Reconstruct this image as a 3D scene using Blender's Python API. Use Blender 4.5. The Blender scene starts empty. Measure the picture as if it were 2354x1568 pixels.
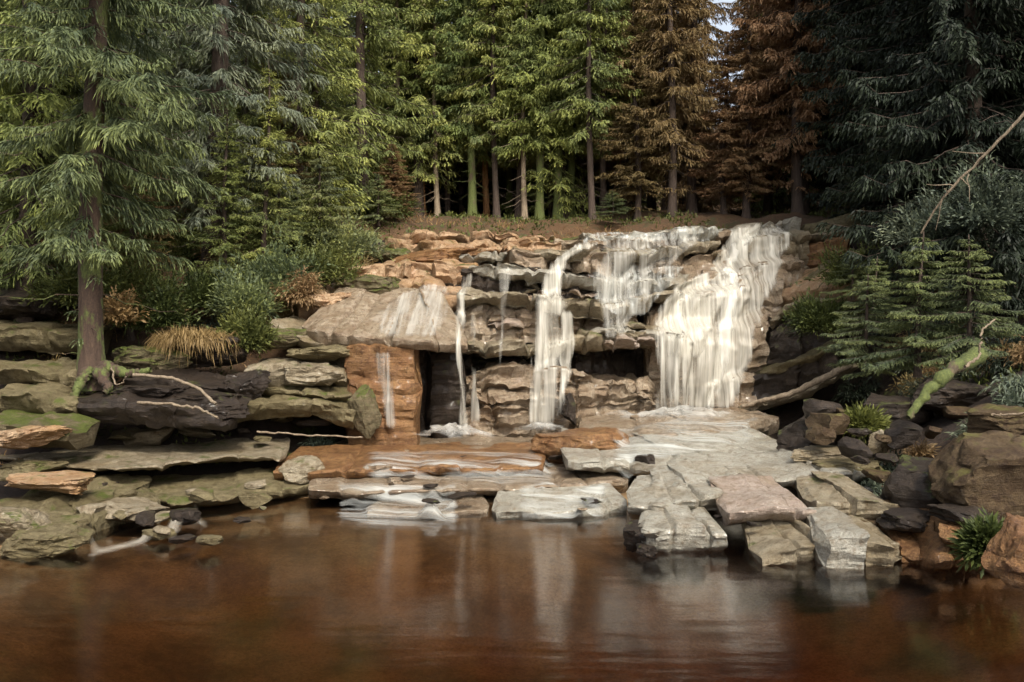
import bpy, bmesh, math, random
import numpy as np
from mathutils import Vector
from mathutils.bvhtree import BVHTree

R = math.radians
SC = bpy.context.scene
COL = SC.collection

# ------------------------------------------------------------------ camera, sky, sun, exposure
CAM_H = 3.0
FPX, CX, CY = 2200.0, 1177.0, 784.0          # focal length and centre in sketch units (2354 wide)
cd = bpy.data.cameras.new('camera'); cam = bpy.data.objects.new('camera', cd); COL.objects.link(cam)
cd.sensor_width = 36.0; cd.lens = 36.0 * FPX / 2354.0
cd.clip_start = 0.1; cd.clip_end = 1000.0
cam.location = (0, 0, CAM_H); cam.rotation_euler = (R(90), 0, 0)
SC.camera = cam

SUN_EL, SUN_AZ = 46.0, 160.0                  # azimuth clockwise from +Y (view direction): to the right, a little behind
w = bpy.data.worlds.new('World'); SC.world = w; w.use_nodes = True
nt = w.node_tree; bg = nt.nodes['Background']
sky = nt.nodes.new('ShaderNodeTexSky'); sky.sky_type = 'NISHITA'; sky.sun_disc = False
sky.sun_elevation = R(SUN_EL); sky.sun_rotation = R(SUN_AZ)
sky.dust_density = 4.0; sky.air_density = 1.0; sky.ozone_density = 0.6
hs0 = nt.nodes.new('ShaderNodeHueSaturation'); hs0.inputs['Saturation'].default_value = .45
nt.links.new(sky.outputs[0], hs0.inputs['Color']); nt.links.new(hs0.outputs[0], bg.inputs[0]); bg.inputs[1].default_value = 0.15
sl = bpy.data.lights.new('sun', 'SUN'); sl.energy = 2.2; sl.angle = R(12); sl.color = (1.0, 0.93, 0.80)
so = bpy.data.objects.new('sun', sl); COL.objects.link(so)
so.rotation_euler = (R(90 - SUN_EL), 0, R(180 - SUN_AZ) )
SC.view_settings.view_transform = 'Standard'; SC.view_settings.look = 'None'
SC.view_settings.exposure = 0.92; SC.view_settings.gamma = 1.0
SC.cycles.use_adaptive_sampling = True
SC.cycles.max_bounces = 5; SC.cycles.transparent_max_bounces = 10
SC.cycles.diffuse_bounces = 2; SC.cycles.glossy_bounces = 2; SC.cycles.transmission_bounces = 4
SC.cycles.sample_clamp_indirect = 4.0
SC.cycles.caustics_reflective = False; SC.cycles.caustics_refractive = False

# ------------------------------------------------------------------ helpers
def at(px, py, Y):
    return np.array([(px - CX) / FPX * Y, Y, CAM_H + (CY - py) / FPX * Y])
def onz(px, py, z):
    return at(px, py, (CAM_H - z) * FPX / (py - CY))

def _hash(ix, iy, iz, s):
    h = (ix * 374761393 + iy * 668265263 + iz * 2147483647 + s * 974634777) & 0xFFFFFFFF
    h = ((h ^ (h >> 13)) * 1274126177) & 0xFFFFFFFF
    h = ((h ^ (h >> 16)) * 2246822519) & 0xFFFFFFFF
    return ((h ^ (h >> 15)) & 0xFFFFFF) / float(0xFFFFFF) * 2 - 1
def vn(P, s=0):
    P = np.asarray(P, dtype=np.float64)
    i = np.floor(P).astype(np.int64); f = P - i
    f = f * f * (3 - 2 * f)
    x, y, z = i[:, 0], i[:, 1], i[:, 2]; r = 0
    for dx in (0, 1):
        wx = f[:, 0] if dx else 1 - f[:, 0]
        for dy in (0, 1):
            wy = f[:, 1] if dy else 1 - f[:, 1]
            for dz in (0, 1):
                wz = f[:, 2] if dz else 1 - f[:, 2]
                r = r + wx * wy * wz * _hash(x + dx, y + dy, z + dz, s)
    return r
def fbm(P, s=0, o=4, g=0.5):
    a, r, P = 1.0, 0, np.asarray(P, dtype=np.float64)
    for k in range(o):
        r = r + a * vn(P, s + k * 17); P = P * 2.03 + 5.2; a *= g
    return r

def tag(o, label=None, cat=None, group=None, kind=None):
    if label: o['label'] = label
    if cat: o['category'] = cat
    if group: o['group'] = group
    if kind: o['kind'] = kind
    return o
def mesh(name, V, F, mat, smooth=True, attrs=None, uv=None):
    V = np.asarray(V, dtype=np.float64)
    me = bpy.data.meshes.new(name)
    if isinstance(F, np.ndarray):
        k = F.shape[1]
        me.vertices.add(len(V)); me.vertices.foreach_set('co', V.astype(np.float32).ravel())
        me.loops.add(F.size); me.loops.foreach_set('vertex_index', F.astype(np.int32).ravel())
        me.polygons.add(len(F))
        me.polygons.foreach_set('loop_start', np.arange(0, F.size, k, dtype=np.int32))
        me.update(calc_edges=True); me.validate()
    else:
        me.from_pydata([tuple(v) for v in V], [], F); me.update()
    if smooth:
        me.polygons.foreach_set('use_smooth', np.ones(len(me.polygons), dtype=bool))
    for an, arr in (attrs or {}).items():
        a = me.attributes.new(an, 'FLOAT', 'POINT'); a.data.foreach_set('value', np.asarray(arr, dtype=np.float32))
    if uv is not None:
        ul = me.uv_layers.new(name='UVMap')
        li = np.empty(len(me.loops), dtype=np.int32); me.loops.foreach_get('vertex_index', li)
        ul.data.foreach_set('uv', np.asarray(uv, dtype=np.float32)[li].ravel())
    me.materials.append(mat)
    return me
def link(name, me, parent=None, loc=(0, 0, 0), rz=0.0):
    o = bpy.data.objects.new(name, me); COL.objects.link(o)
    o.location = loc; o.rotation_euler = (0, 0, rz)
    if parent is not None: o.parent = parent
    return o
def put(name, V, F, mat, parent=None, smooth=True, attrs=None, uv=None, crisp=None):
    """world-space vertices -> object whose origin is at its own base"""
    V = np.asarray(V, dtype=np.float64)
    b = np.array([V[:, 0].mean(), V[:, 1].mean(), V[:, 2].min()])
    pb = np.array(parent.location) if parent is not None else np.zeros(3)
    me = mesh(name, V - b, F, mat, smooth, attrs, uv)
    if crisp: me.set_sharp_from_angle(angle=R(crisp))
    return link(name, me, parent, tuple(b - pb))
def empty(name, loc):
    o = bpy.data.objects.new(name, None); COL.objects.link(o); o.location = loc; o.empty_display_size = 0.3
    return o
def gridF(n, m, closed_m=False):
    i = np.arange(n - 1)[:, None]; j = np.arange(m if closed_m else m - 1)[None, :]
    j2 = (j + 1) % m
    a = i * m + j; b = i * m + j2; c = (i + 1) * m + j2; d = (i + 1) * m + j
    return np.stack([a, b, c, d], -1).reshape(-1, 4)

# ------------------------------------------------------------------ materials
def newmat(name):
    m = bpy.data.materials.new(name); m.use_nodes = True
    n = m.node_tree.nodes; l = m.node_tree.links
    for x in list(n): n.remove(x)
    out = n.new('ShaderNodeOutputMaterial')
    return m, n, l, out
def nz(n, l, vec, scale, detail=6, rough=0.55, dist=0.0):
    t = n.new('ShaderNodeTexNoise'); t.inputs['Scale'].default_value = scale
    t.inputs['Detail'].default_value = detail; t.inputs['Roughness'].default_value = rough
    t.inputs['Distortion'].default_value = dist
    if vec is not None: l.new(vec, t.inputs['Vector'])
    return t.outputs['Fac']
def mapr(n, l, val, a, b, c=0.0, d=1.0):
    t = n.new('ShaderNodeMapRange'); t.clamp = True
    l.new(val, t.inputs[0])
    for k, v in enumerate((a, b, c, d)): t.inputs[k + 1].default_value = v
    return t.outputs[0]
def mixc(n, l, fac, A, B, mode='MIX'):
    t = n.new('ShaderNodeMix'); t.data_type = 'RGBA'; t.blend_type = mode
    for sock, v in ((t.inputs[0], fac), (t.inputs[6], A), (t.inputs[7], B)):
        if hasattr(v, 'links'): l.new(v, sock)
        elif isinstance(v, (int, float)): sock.default_value = v
        else: sock.default_value = (*v, 1)
    return t.outputs[2]
def mth(n, l, op, a, b=None):
    t = n.new('ShaderNodeMath'); t.operation = op
    for k, v in enumerate((a, b)):
        if v is None: continue
        if hasattr(v, 'links'): l.new(v, t.inputs[k])
        else: t.inputs[k].default_value = v
    return t.outputs[0]
def scaled(n, l, vec, s):
    t = n.new('ShaderNodeVectorMath'); t.operation = 'MULTIPLY'; l.new(vec, t.inputs[0]); t.inputs[1].default_value = s
    return t.outputs[0]

def rock_mat(name, c1, c2, c3, moss=0.0, rough=0.6, wet=0.0, stain=0.3, mossc=(0.07, 0.085, 0.018)):
    m, n, l, out = newmat(name)
    g = n.new('ShaderNodeNewGeometry'); P = g.outputs['Position']
    big = nz(n, l, P, 0.8, 5, 0.6); mid = nz(n, l, P, 3.5, 8, 0.65, 0.4); fine = nz(n, l, P, 34, 7, 0.75); spk = nz(n, l, P, 120, 3, .6); mid2 = nz(n, l, P, 9, 6, .7, .3)
    st = nz(n, l, scaled(n, l, P, (1.2, 1.2, 11.0)), 1.3, 7, 0.65, 0.6)
    col = mixc(n, l, mapr(n, l, mid, 0.36, 0.62), c1, c2)
    col = mixc(n, l, mapr(n, l, big, 0.5, 0.66, 0, 0.85), col, c3)
    col = mixc(n, l, mapr(n, l, st, 0.52, 0.66, 0, stain), col, (c3[0] * .35, c3[1] * .32, c3[2] * .3))
    col = mixc(n, l, mapr(n, l, st, 0.36, 0.46, stain * .7, 0), col, (c2[0] * 1.35, c2[1] * 1.35, c2[2] * 1.35))
    col = mixc(n, l, mapr(n, l, fine, 0.4, 0.66, 0.0, 0.75), col, (c1[0] * .45, c1[1] * .45, c1[2] * .45))
    col = mixc(n, l, mapr(n, l, mid2, .51, .62, 0, .8), col, (c3[0] * .55, c3[1] * .5, c3[2] * .45))
    col = mixc(n, l, mapr(n, l, spk, .56, .68, 0, .5), col, (c2[0] * 1.3, c2[1] * 1.3, c2[2] * 1.3))
    col = mixc(n, l, mapr(n, l, spk, .47, .36, 0, .75), col, (c1[0] * .3, c1[1] * .3, c1[2] * .3))
    if moss > 0:
        sx = n.new('ShaderNodeSeparateXYZ'); l.new(g.outputs['Normal'], sx.inputs[0])
        up = mapr(n, l, sx.outputs[2], 0.15, 0.75)
        mm = mapr(n, l, nz(n, l, P, 1.9, 7, 0.65), 0.62 - moss * 0.3, 0.70 - moss * 0.3)
        mf = mth(n, l, 'MULTIPLY', up, mm)
        mc = mixc(n, l, mapr(n, l, fine, 0.3, 0.7), (mossc[0] * .5, mossc[1] * .5, mossc[2] * .6), (mossc[0] * 1.5, mossc[1] * 1.45, mossc[2]))
        col = mixc(n, l, mf, col, mc)
    b = n.new('ShaderNodeBsdfPrincipled'); l.new(col, b.inputs['Base Color'])
    l.new(mapr(n, l, mid, 0.3, 0.7, rough + 0.12, max(0.08, rough - 0.18)), b.inputs['Roughness'])
    b.inputs['Specular IOR Level'].default_value = 0.3 + 0.3 * wet
    if wet > 0:
        b.inputs['Coat Weight'].default_value = wet; b.inputs['Coat Roughness'].default_value = 0.12; b.inputs['Coat IOR'].default_value = 1.33
    hgt = mth(n, l, 'ADD', mth(n, l, 'MULTIPLY', mid, 0.6), mth(n, l, 'ADD', mth(n, l, 'MULTIPLY', fine, 0.30), mth(n, l, 'ADD', mth(n, l, 'MULTIPLY', st, 0.4), mth(n, l, 'MULTIPLY', mid2, .35))))
    bp = n.new('ShaderNodeBump'); bp.inputs['Strength'].default_value = 0.9; bp.inputs['Distance'].default_value = 0.12
    l.new(hgt, bp.inputs['Height']); l.new(bp.outputs[0], b.inputs['Normal'])
    l.new(b.outputs[0], out.inputs[0])
    return m
M = {}
M['granite'] = rock_mat('granite', (.26, .205, .125), (.36, .31, .22), (.20, .145, .07), .15, .5, .25)
M['granite_pale'] = rock_mat('pale granite', (.36, .33, .26), (.47, .45, .38), (.28, .22, .14), 0, .42, .4)
M['granite_pink'] = rock_mat('pinkish granite', (.38, .29, .23), (.48, .40, .33), (.30, .22, .14), 0, .45, .3)
M['granite_olive'] = rock_mat('lichen granite', (.16, .13, .06), (.235, .19, .105), (.11, .085, .035), .18, .6, .1)
M['granite_wet'] = rock_mat('wet granite', (.27, .19, .115), (.42, .345, .25), (.19, .115, .06), 0, .36, .5, .45)
M['granite_rust'] = rock_mat('iron stained granite', (.22, .10, .035), (.30, .17, .07), (.11, .045, .018), 0, .5, .2, .5)
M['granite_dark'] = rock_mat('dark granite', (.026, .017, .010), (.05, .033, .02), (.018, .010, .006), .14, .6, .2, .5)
M['granite_brown'] = rock_mat('brown granite with lit rims as moss', (.075, .045, .02), (.13, .09, .045), (.05, .025, .012), .3, .6, 0, .3, (.10, .09, .03))  # olive light on the rims put into the colour as moss
M['granite_moss'] = rock_mat('mossy granite', (.12, .10, .05), (.18, .14, .08), (.09, .065, .03), .75, .7, 0)
M['granite_peach'] = rock_mat('sun dried granite', (.42, .25, .14), (.52, .38, .24), (.36, .20, .07), .2, .55, .1)

def ground_mat():
    m, n, l, out = newmat('forest floor')
    g = n.new('ShaderNodeNewGeometry'); P = g.outputs['Position']
    mid = nz(n, l, P, 2.2, 8, 0.7); fine = nz(n, l, P, 22, 5, 0.75); big = nz(n, l, P, 0.28, 5, 0.6)
    col = mixc(n, l, mapr(n, l, fine, 0.35, 0.65), (.035, .018, .010), (.15, .08, .03))
    col = mixc(n, l, mapr(n, l, mid, 0.52, 0.6, 0, .8), col, (.045, .05, .014))
    col = mixc(n, l, mapr(n, l, big, 0.52, 0.6, 0, .6), col, (.11, .055, .02))
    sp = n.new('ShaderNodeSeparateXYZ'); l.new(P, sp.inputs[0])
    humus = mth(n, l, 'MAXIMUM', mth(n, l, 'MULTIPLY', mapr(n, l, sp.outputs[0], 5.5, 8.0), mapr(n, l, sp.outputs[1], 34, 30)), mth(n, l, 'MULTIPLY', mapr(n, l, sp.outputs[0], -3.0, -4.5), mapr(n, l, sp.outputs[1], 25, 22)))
    col = mixc(n, l, humus, col, mixc(n, l, mapr(n, l, fine, .35, .7), (.012, .009, .007), (.05, .026, .014)))  # humus, with the shade of both banks put into its dark colour
    bedc = mixc(n, l, mapr(n, l, nz(n, l, P, 1.1, 8, .65), 0.38, 0.62), (.22, .135, .06), (.54, .35, .16))
    bedc = mixc(n, l, mapr(n, l, fine, 0.4, 0.7, 0, .6), bedc, (.09, .05, .022))
    zn = mth(n, l, 'ADD', sp.outputs[2], mth(n, l, 'MULTIPLY', mth(n, l, 'SUBTRACT', mid, .5), .25))
    col = mixc(n, l, mapr(n, l, zn, .16, .02), col, bedc)
    b = n.new('ShaderNodeBsdfPrincipled'); l.new(col, b.inputs['Base Color']); b.inputs['Roughness'].default_value = .9
    bp = n.new('ShaderNodeBump'); bp.inputs['Strength'].default_value = 1; bp.inputs['Distance'].default_value = .12
    l.new(mth(n, l, 'ADD', mid, mth(n, l, 'MULTIPLY', fine, .5)), bp.inputs['Height']); l.new(bp.outputs[0], b.inputs['Normal'])
    l.new(b.outputs[0], out.inputs[0]); return m
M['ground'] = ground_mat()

def needle_mat(name, dark, light, tip, trans=.35):
    m, n, l, out = newmat(name)
    a = n.new('ShaderNodeAttribute'); a.attribute_name = 'tint'
    t2 = n.new('ShaderNodeAttribute'); t2.attribute_name = 'tip'
    oi = n.new('ShaderNodeObjectInfo')
    g = n.new('ShaderNodeNewGeometry')
    f = nz(n, l, g.outputs['Position'], 0.55, 4, .6)
    v = mth(n, l, 'ADD', mth(n, l, 'MULTIPLY', a.outputs['Fac'], .5), mth(n, l, 'MULTIPLY', mapr(n, l, f, .35, .65), .5))
    col = mixc(n, l, v, dark, light)
    col = mixc(n, l, mth(n, l, 'MULTIPLY', t2.outputs['Fac'], v), col, tip)
    hs = n.new('ShaderNodeHueSaturation'); l.new(col, hs.inputs['Color'])
    l.new(mapr(n, l, oi.outputs['Random'], 0, 1, .478, .515), hs.inputs['Hue'])
    l.new(mapr(n, l, oi.outputs['Random'], 0, 1, 1.2, .75), hs.inputs['Value'])
    d = n.new('ShaderNodeBsdfPrincipled'); l.new(hs.outputs[0], d.inputs['Base Color']); d.inputs['Roughness'].default_value = .55
    d.inputs['Specular IOR Level'].default_value = .25
    tr = n.new('ShaderNodeBsdfTranslucent'); l.new(hs.outputs[0], tr.inputs['Color'])
    mx = n.new('ShaderNodeMixShader'); mx.inputs[0].default_value = trans
    l.new(d.outputs[0], mx.inputs[1]); l.new(tr.outputs[0], mx.inputs[2]); l.new(mx.outputs[0], out.inputs[0])
    return m
M['n_green'] = needle_mat('spruce needles', (.07, .105, .055), (.24, .285, .085), (.54, .56, .13))
M['n_mid'] = needle_mat('mixed spruce needles', (.06, .085, .062), (.155, .19, .09), (.46, .49, .13))
M['n_blue'] = needle_mat('shadow-toned spruce needles', (.07, .095, .078), (.16, .185, .13), (.25, .28, .13))  # grey-green needles, teal of shadow put into the colour
M['n_dead'] = needle_mat('dead spruce needles', (.15, .095, .042), (.28, .19, .085), (.36, .28, .14), .35)
M['n_dark'] = needle_mat('shade-darkened spruce needles', (.010, .015, .012), (.028, .036, .024), (.05, .07, .025), .15)  # forest shade put into the needle colour
M['n_moss'] = needle_mat('bilberry leaves', (.03, .045, .018), (.11, .13, .035), (.20, .22, .05), .3)
M['n_grass'] = needle_mat('dry grass', (.16, .10, .035), (.34, .24, .10), (.40, .27, .13), .3)

def bark_mat(name, c1, c2, moss=0.0):
    m, n, l, out = newmat(name)
    g = n.new('ShaderNodeNewGeometry'); P = g.outputs['Position']
    a = nz(n, l, scaled(n, l, P, (9, 9, 1.8)), 1.6, 8, .7, .6); f = nz(n, l, P, 30, 5, .7)
    oi = n.new('ShaderNodeObjectInfo')
    col = mixc(n, l, mapr(n, l, a, .36, .62), c1, c2)
    col = mixc(n, l, mapr(n, l, f, .4, .75, 0, .6), col, (c1[0] * .4, c1[1] * .4, c1[2] * .4))
    if moss > 0:
        mf = mapr(n, l, nz(n, l, scaled(n, l, P, (1, 1, .5)), 2.2, 6, .65), .62 - moss * .3, .68 - moss * .3)
        col = mixc(n, l, mf, col, mixc(n, l, mapr(n, l, f, .3, .7), (.04, .055, .014), (.13, .15, .035)))
    b = n.new('ShaderNodeBsdfPrincipled'); l.new(col, b.inputs['Base Color']); b.inputs['Roughness'].default_value = .85
    bp = n.new('ShaderNodeBump'); bp.inputs['Strength'].default_value = 1; bp.inputs['Distance'].default_value = .05
    l.new(a, bp.inputs['Height']); l.new(bp.outputs[0], b.inputs['Normal'])
    l.new(b.outputs[0], out.inputs[0]); return m
M['bark'] = bark_mat('spruce bark', (.038, .024, .017), (.085, .058, .04))
M['bark_moss'] = bark_mat('mossy bark', (.045, .025, .016), (.09, .055, .034), .45)
M['bark_green'] = bark_mat('moss coated bark', (.07, .05, .03), (.13, .10, .05), .8)
M['bark_orange'] = bark_mat('bark with painted sunlight', (.22, .10, .035), (.36, .19, .08))  # orange sunlight put into the bark colour
M['bark_pale'] = bark_mat('weathered pale wood', (.17, .125, .08), (.32, .25, .17))

def foam_mat(name, lo, hi, sx=9.0, sy=.55, tint=(.80, .78, .71), rough=.35):
    """long-exposure falling water: silky white strands, clear between them"""
    m, n, l, out = newmat(name)
    uv = n.new('ShaderNodeUVMap'); e = n.new('ShaderNodeAttribute'); e.attribute_name = 'edge'
    v = scaled(n, l, uv.outputs[0], (sx, sy, 1))
    s1 = nz(n, l, v, 1.0, 6, .6, .35); s2 = nz(n, l, scaled(n, l, uv.outputs[0], (sx * .28, sy * .8, 1)), 1.0, 3, .5, .3)
    s = mth(n, l, 'ADD', mth(n, l, 'MULTIPLY', s1, .5), mth(n, l, 'MULTIPLY', s2, .5))
    a = mth(n, l, 'ADD', s, mth(n, l, 'MULTIPLY', mth(n, l, 'SUBTRACT', e.outputs['Fac'], 1.0), .8))
    al = mapr(n, l, a, lo, hi)
    col = mixc(n, l, mapr(n, l, s1, .3, .65), (tint[0] * .78, tint[1] * .76, tint[2] * .72), tint)
    d = n.new('ShaderNodeBsdfPrincipled'); l.new(col, d.inputs['Base Color']); d.inputs['Roughness'].default_value = rough
    d.inputs['Specular IOR Level'].default_value = .4
    tl = n.new('ShaderNodeBsdfTranslucent'); l.new(col, tl.inputs['Color'])
    ms = n.new('ShaderNodeMixShader'); ms.inputs[0].default_value = .3
    l.new(d.outputs[0], ms.inputs[1]); l.new(tl.outputs[0], ms.inputs[2])
    bp = n.new('ShaderNodeBump'); bp.inputs['Strength'].default_value = .5; bp.inputs['Distance'].default_value = .08
    l.new(s, bp.inputs['Height']); l.new(bp.outputs[0], d.inputs['Normal'])
    tp = n.new('ShaderNodeBsdfTransparent'); mx = n.new('ShaderNodeMixShader')
    l.new(al, mx.inputs[0]); l.new(tp.outputs[0], mx.inputs[1]); l.new(ms.outputs[0], mx.inputs[2])
    l.new(mx.outputs[0], out.inputs[0]); return m
M['fall_thick'] = foam_mat('white falling water', .20, .46)
M['fall'] = foam_mat('silky falling water', .31, .64, 10, .4, (.80, .77, .68))
M['fall_veil'] = foam_mat('thin water veil', .40, .78, 8, .35)
M['film'] = foam_mat('thin running water', .42, .74, 9, .6, (.80, .82, .78), .2)
M['painted_highlight'] = foam_mat('milky backwash', .15, .75, 4, .5, (.72, .66, .55))  # pale reflection on the pool put into the sheet colour
M['foam'] = foam_mat('splash foam', .20, .95, 5, 4, (.74, .73, .68))

def water_mat():
    m, n, l, out = newmat('brown stream water')
    g = n.new('ShaderNodeNewGeometry'); P = g.outputs['Position']
    tp = n.new('ShaderNodeBsdfTransparent'); tp.inputs[0].default_value = (.90, .82, .72, 1)
    gl = n.new('ShaderNodeBsdfGlossy'); gl.inputs['Color'].default_value = (.95, .95, .95, 1); gl.inputs['Roughness'].default_value = .125
    bp = n.new('ShaderNodeBump'); bp.inputs['Strength'].default_value = .10; bp.inputs['Distance'].default_value = .06
    l.new(nz(n, l, scaled(n, l, P, (.55, 1.6, 1)), 1.6, 4, .5), bp.inputs['Height']); l.new(bp.outputs[0], gl.inputs['Normal'])
    fr = n.new('ShaderNodeFresnel'); fr.inputs[0].default_value = 1.48; l.new(bp.outputs[0], fr.inputs['Normal'])
    mx = n.new('ShaderNodeMixShader'); l.new(mapr(n, l, fr.outputs[0], 0, 1, .03, 1.0), mx.inputs[0])
    l.new(tp.outputs[0], mx.inputs[1]); l.new(gl.outputs[0], mx.inputs[2]); l.new(mx.outputs[0], out.inputs[0])
    va = n.new('ShaderNodeVolumeAbsorption'); va.inputs['Color'].default_value = (.68, .42, .20, 1); va.inputs['Density'].default_value = .62
    l.new(va.outputs[0], out.inputs[1])
    return m
M['water'] = water_mat()

# ------------------------------------------------------------------ ground: thin-plate surface through surveyed points
ctrl = []
def cp(X, Y, z): ctrl.append((X, Y, z))
def cpx(px, py, Y): ctrl.append(tuple(at(px, py, Y)))
for Y in (-6, 0, 5, 9):
    for X, z in ((-14, 2.2), (-9.5, .8), (-7.6, .1), (-5, -.8), (0, -1.1), (4, -1.1), (7, -.5), (8.6, .5), (12, 2.0)): cp(X, Y, z)
for X, z in ((-13, 2.2), (-9, .6), (-7, .0), (-4, -.8), (0, -1.0), (3.5, -1.1), (6.2, -.2), (7.6, .5), (11, 2.2)): cp(X, 12.5, z)
for X, z in ((-12, 1.6), (-8.6, .2), (-6.4, -.16), (-3.4, -.12), (-1, -.13), (1.5, -.3), (4, -.1), (6.5, .3), (8, 1.1), (11, 2.8)): cp(X, 15.2, z)
for X, z in ((-12.5, 1.5), (-8.5, .0), (-5, -.12), (-2, -.05), (1, .0), (4, .1), (7, .8), (9.2, 2.2), (12, 3.6)): cp(X, 18, z)
for X, z in ((-13, 2.6), (-9.5, 1.5), (-6, .6), (-3, .3), (0, .3), (4, .4), (7, .6), (9.5, 1.9), (13, 4.0)): cp(X, 21, z)
for X, z in ((-4, .7), (-1, .3), (2, .1), (5, .0), (7, .2), (8.5, .8), (10.2, 3.0)): cp(X, 24, z)
for X, z in ((3, .3), (5, .3), (7, .8)): cp(X, 25.4, z)
for X, z in ((-6, 4.2), (-3, 2.6), (0, 1.8), (3, 1.4), (5.5, 1.4), (7.5, 1.6), (9, 3.0)): cp(X, 26.6, z)
cpx(485, 655, 26); cpx(100, 560, 29); cpx(100, 450, 35); cpx(650, 520, 30); cpx(-300, 470, 32); cpx(760, 640, 26)
cpx(900, 525, 32); cpx(1130, 522, 33); cpx(1300, 530, 33); cpx(1450, 540, 32); cpx(1650, 540, 32); cpx(1800, 520, 32); cpx(1950, 490, 32)
cpx(2000, 600, 27); cpx(2200, 540, 27); cpx(2600, 500, 27)
for X, z in ((-30, 12), (-18, 9), (-8, 8), (0, 7.6), (10, 8), (20, 10.5), (34, 14)): cp(X, 42, z)
for X, z in ((-60, 30), (-30, 18), (-8, 13), (8, 11.5), (22, 12), (60, 26)): cp(X, 65, z)
for X, z in ((-110, 52), (-50, 36), (-10, 29), (24, 26), (60, 34), (110, 50)): cp(X, 110, z)
for X, z in ((-40, 12), (-40, 12), (40, 14)): cp(X, 10, z)
for Y, z in ((13.4, -.55), (14.4, -.17), (16.3, -.07)):
    for X in (-4.2, -2.6, -1, .6): cp(X, Y, z)
C = np.array(ctrl); C = C[np.unique(np.round(C[:, :2], 3), axis=0, return_index=True)[1]]
def _tps(r2): return np.where(r2 > 1e-9, .5 * r2 * np.log(np.maximum(r2, 1e-9)), 0)
def _warp(XY):                                   # compress far distances so near detail keeps its stiffness
    return np.stack([np.arcsinh(XY[:, 0] / 14) * 14, np.arcsinh((XY[:, 1] - 14) / 18) * 18], 1)
CW = _warp(C[:, :2]); N = len(C)
A = np.zeros((N + 3, N + 3)); d2 = ((CW[:, None] - CW[None]) ** 2).sum(-1)
A[:N, :N] = _tps(d2) + np.eye(N) * .3; A[:N, N] = 1; A[:N, N + 1:] = CW; A[N, :N] = 1; A[N + 1:, :N] = CW.T
WT = np.linalg.solve(A, np.concatenate([C[:, 2], np.zeros(3)]))
def gz(X, Y, detail=True):
    X = np.atleast_1d(np.asarray(X, float)); Y = np.atleast_1d(np.asarray(Y, float))
    P = _warp(np.stack([X, Y], 1)); z = np.empty(len(P))
    for s in range(0, len(P), 4000):
        p = P[s:s + 4000]; z[s:s + 4000] = _tps(((p[:, None] - CW[None]) ** 2).sum(-1)) @ WT[:N] + WT[N] + p @ WT[N + 1:]
    if detail:
        q = np.stack([X, Y, X * 0], 1)
        am = np.clip((Y - 16) / 12, .25, 1) * np.where(z < .2, .5, 1)
        z = z + am * (.22 * fbm(q * .55, 3, 4) + .05 * fbm(q * 3, 9, 2))
    return z
xs = np.concatenate([np.linspace(-160, -34, 22), np.linspace(-32, -13, 40), np.arange(-12.8, 12.9, .2), np.linspace(13, 32, 40), np.linspace(34, 160, 22)])
ys = np.concatenate([np.linspace(-30, 2, 10), np.linspace(3.2, 10, 16), np.arange(10.2, 34, .2), np.linspace(34.5, 60, 40), np.linspace(63, 220, 26)])
GX, GY = np.meshgrid(xs, ys, indexing='ij'); gx, gy = GX.ravel(), GY.ravel()
GZ = gz(gx, gy)
gv = np.stack([gx, gy, GZ], 1)
gf = gridF(len(xs), len(ys))
gf = gf[:, ::-1].copy() if False else gf
fc = gv[gf].mean(1)
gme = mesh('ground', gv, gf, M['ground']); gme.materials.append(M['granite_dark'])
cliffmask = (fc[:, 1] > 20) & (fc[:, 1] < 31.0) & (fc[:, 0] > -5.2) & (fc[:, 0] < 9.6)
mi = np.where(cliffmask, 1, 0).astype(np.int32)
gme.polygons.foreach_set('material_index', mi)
# make normals point up
if gme.polygons[0].normal.z < 0: gme.flip_normals()
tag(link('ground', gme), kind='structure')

# pool water: closed box of water, surface at z = 0
wx = np.linspace(-14, 14, 2); WV = [(-16, -20, 0), (16, -20, 0), (16, 18.3, 0), (-16, 18.3, 0), (-16, -20, -3.5), (16, -20, -3.5), (16, 18.3, -3.5), (-16, 18.3, -3.5)]
WF = [(0, 1, 2, 3), (7, 6, 5, 4), (0, 4, 5, 1), (1, 5, 6, 2), (2, 6, 7, 3), (3, 7, 4, 0)]
tag(link('water', mesh('water', WV, WF, M['water'], False)), kind='structure')

# ------------------------------------------------------------------ rocks
CLIFF_V, CLIFF_F, ALL_V, ALL_F = [], [], [], []
def reg(V, F, cliff):
    for LV, LF, use in ((CLIFF_V, CLIFF_F, cliff), (ALL_V, ALL_F, True)):
        if not use: continue
        off = sum(len(a) for a in LV); LV.append(np.asarray(V)); LF.append(np.asarray(F) + off)

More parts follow.
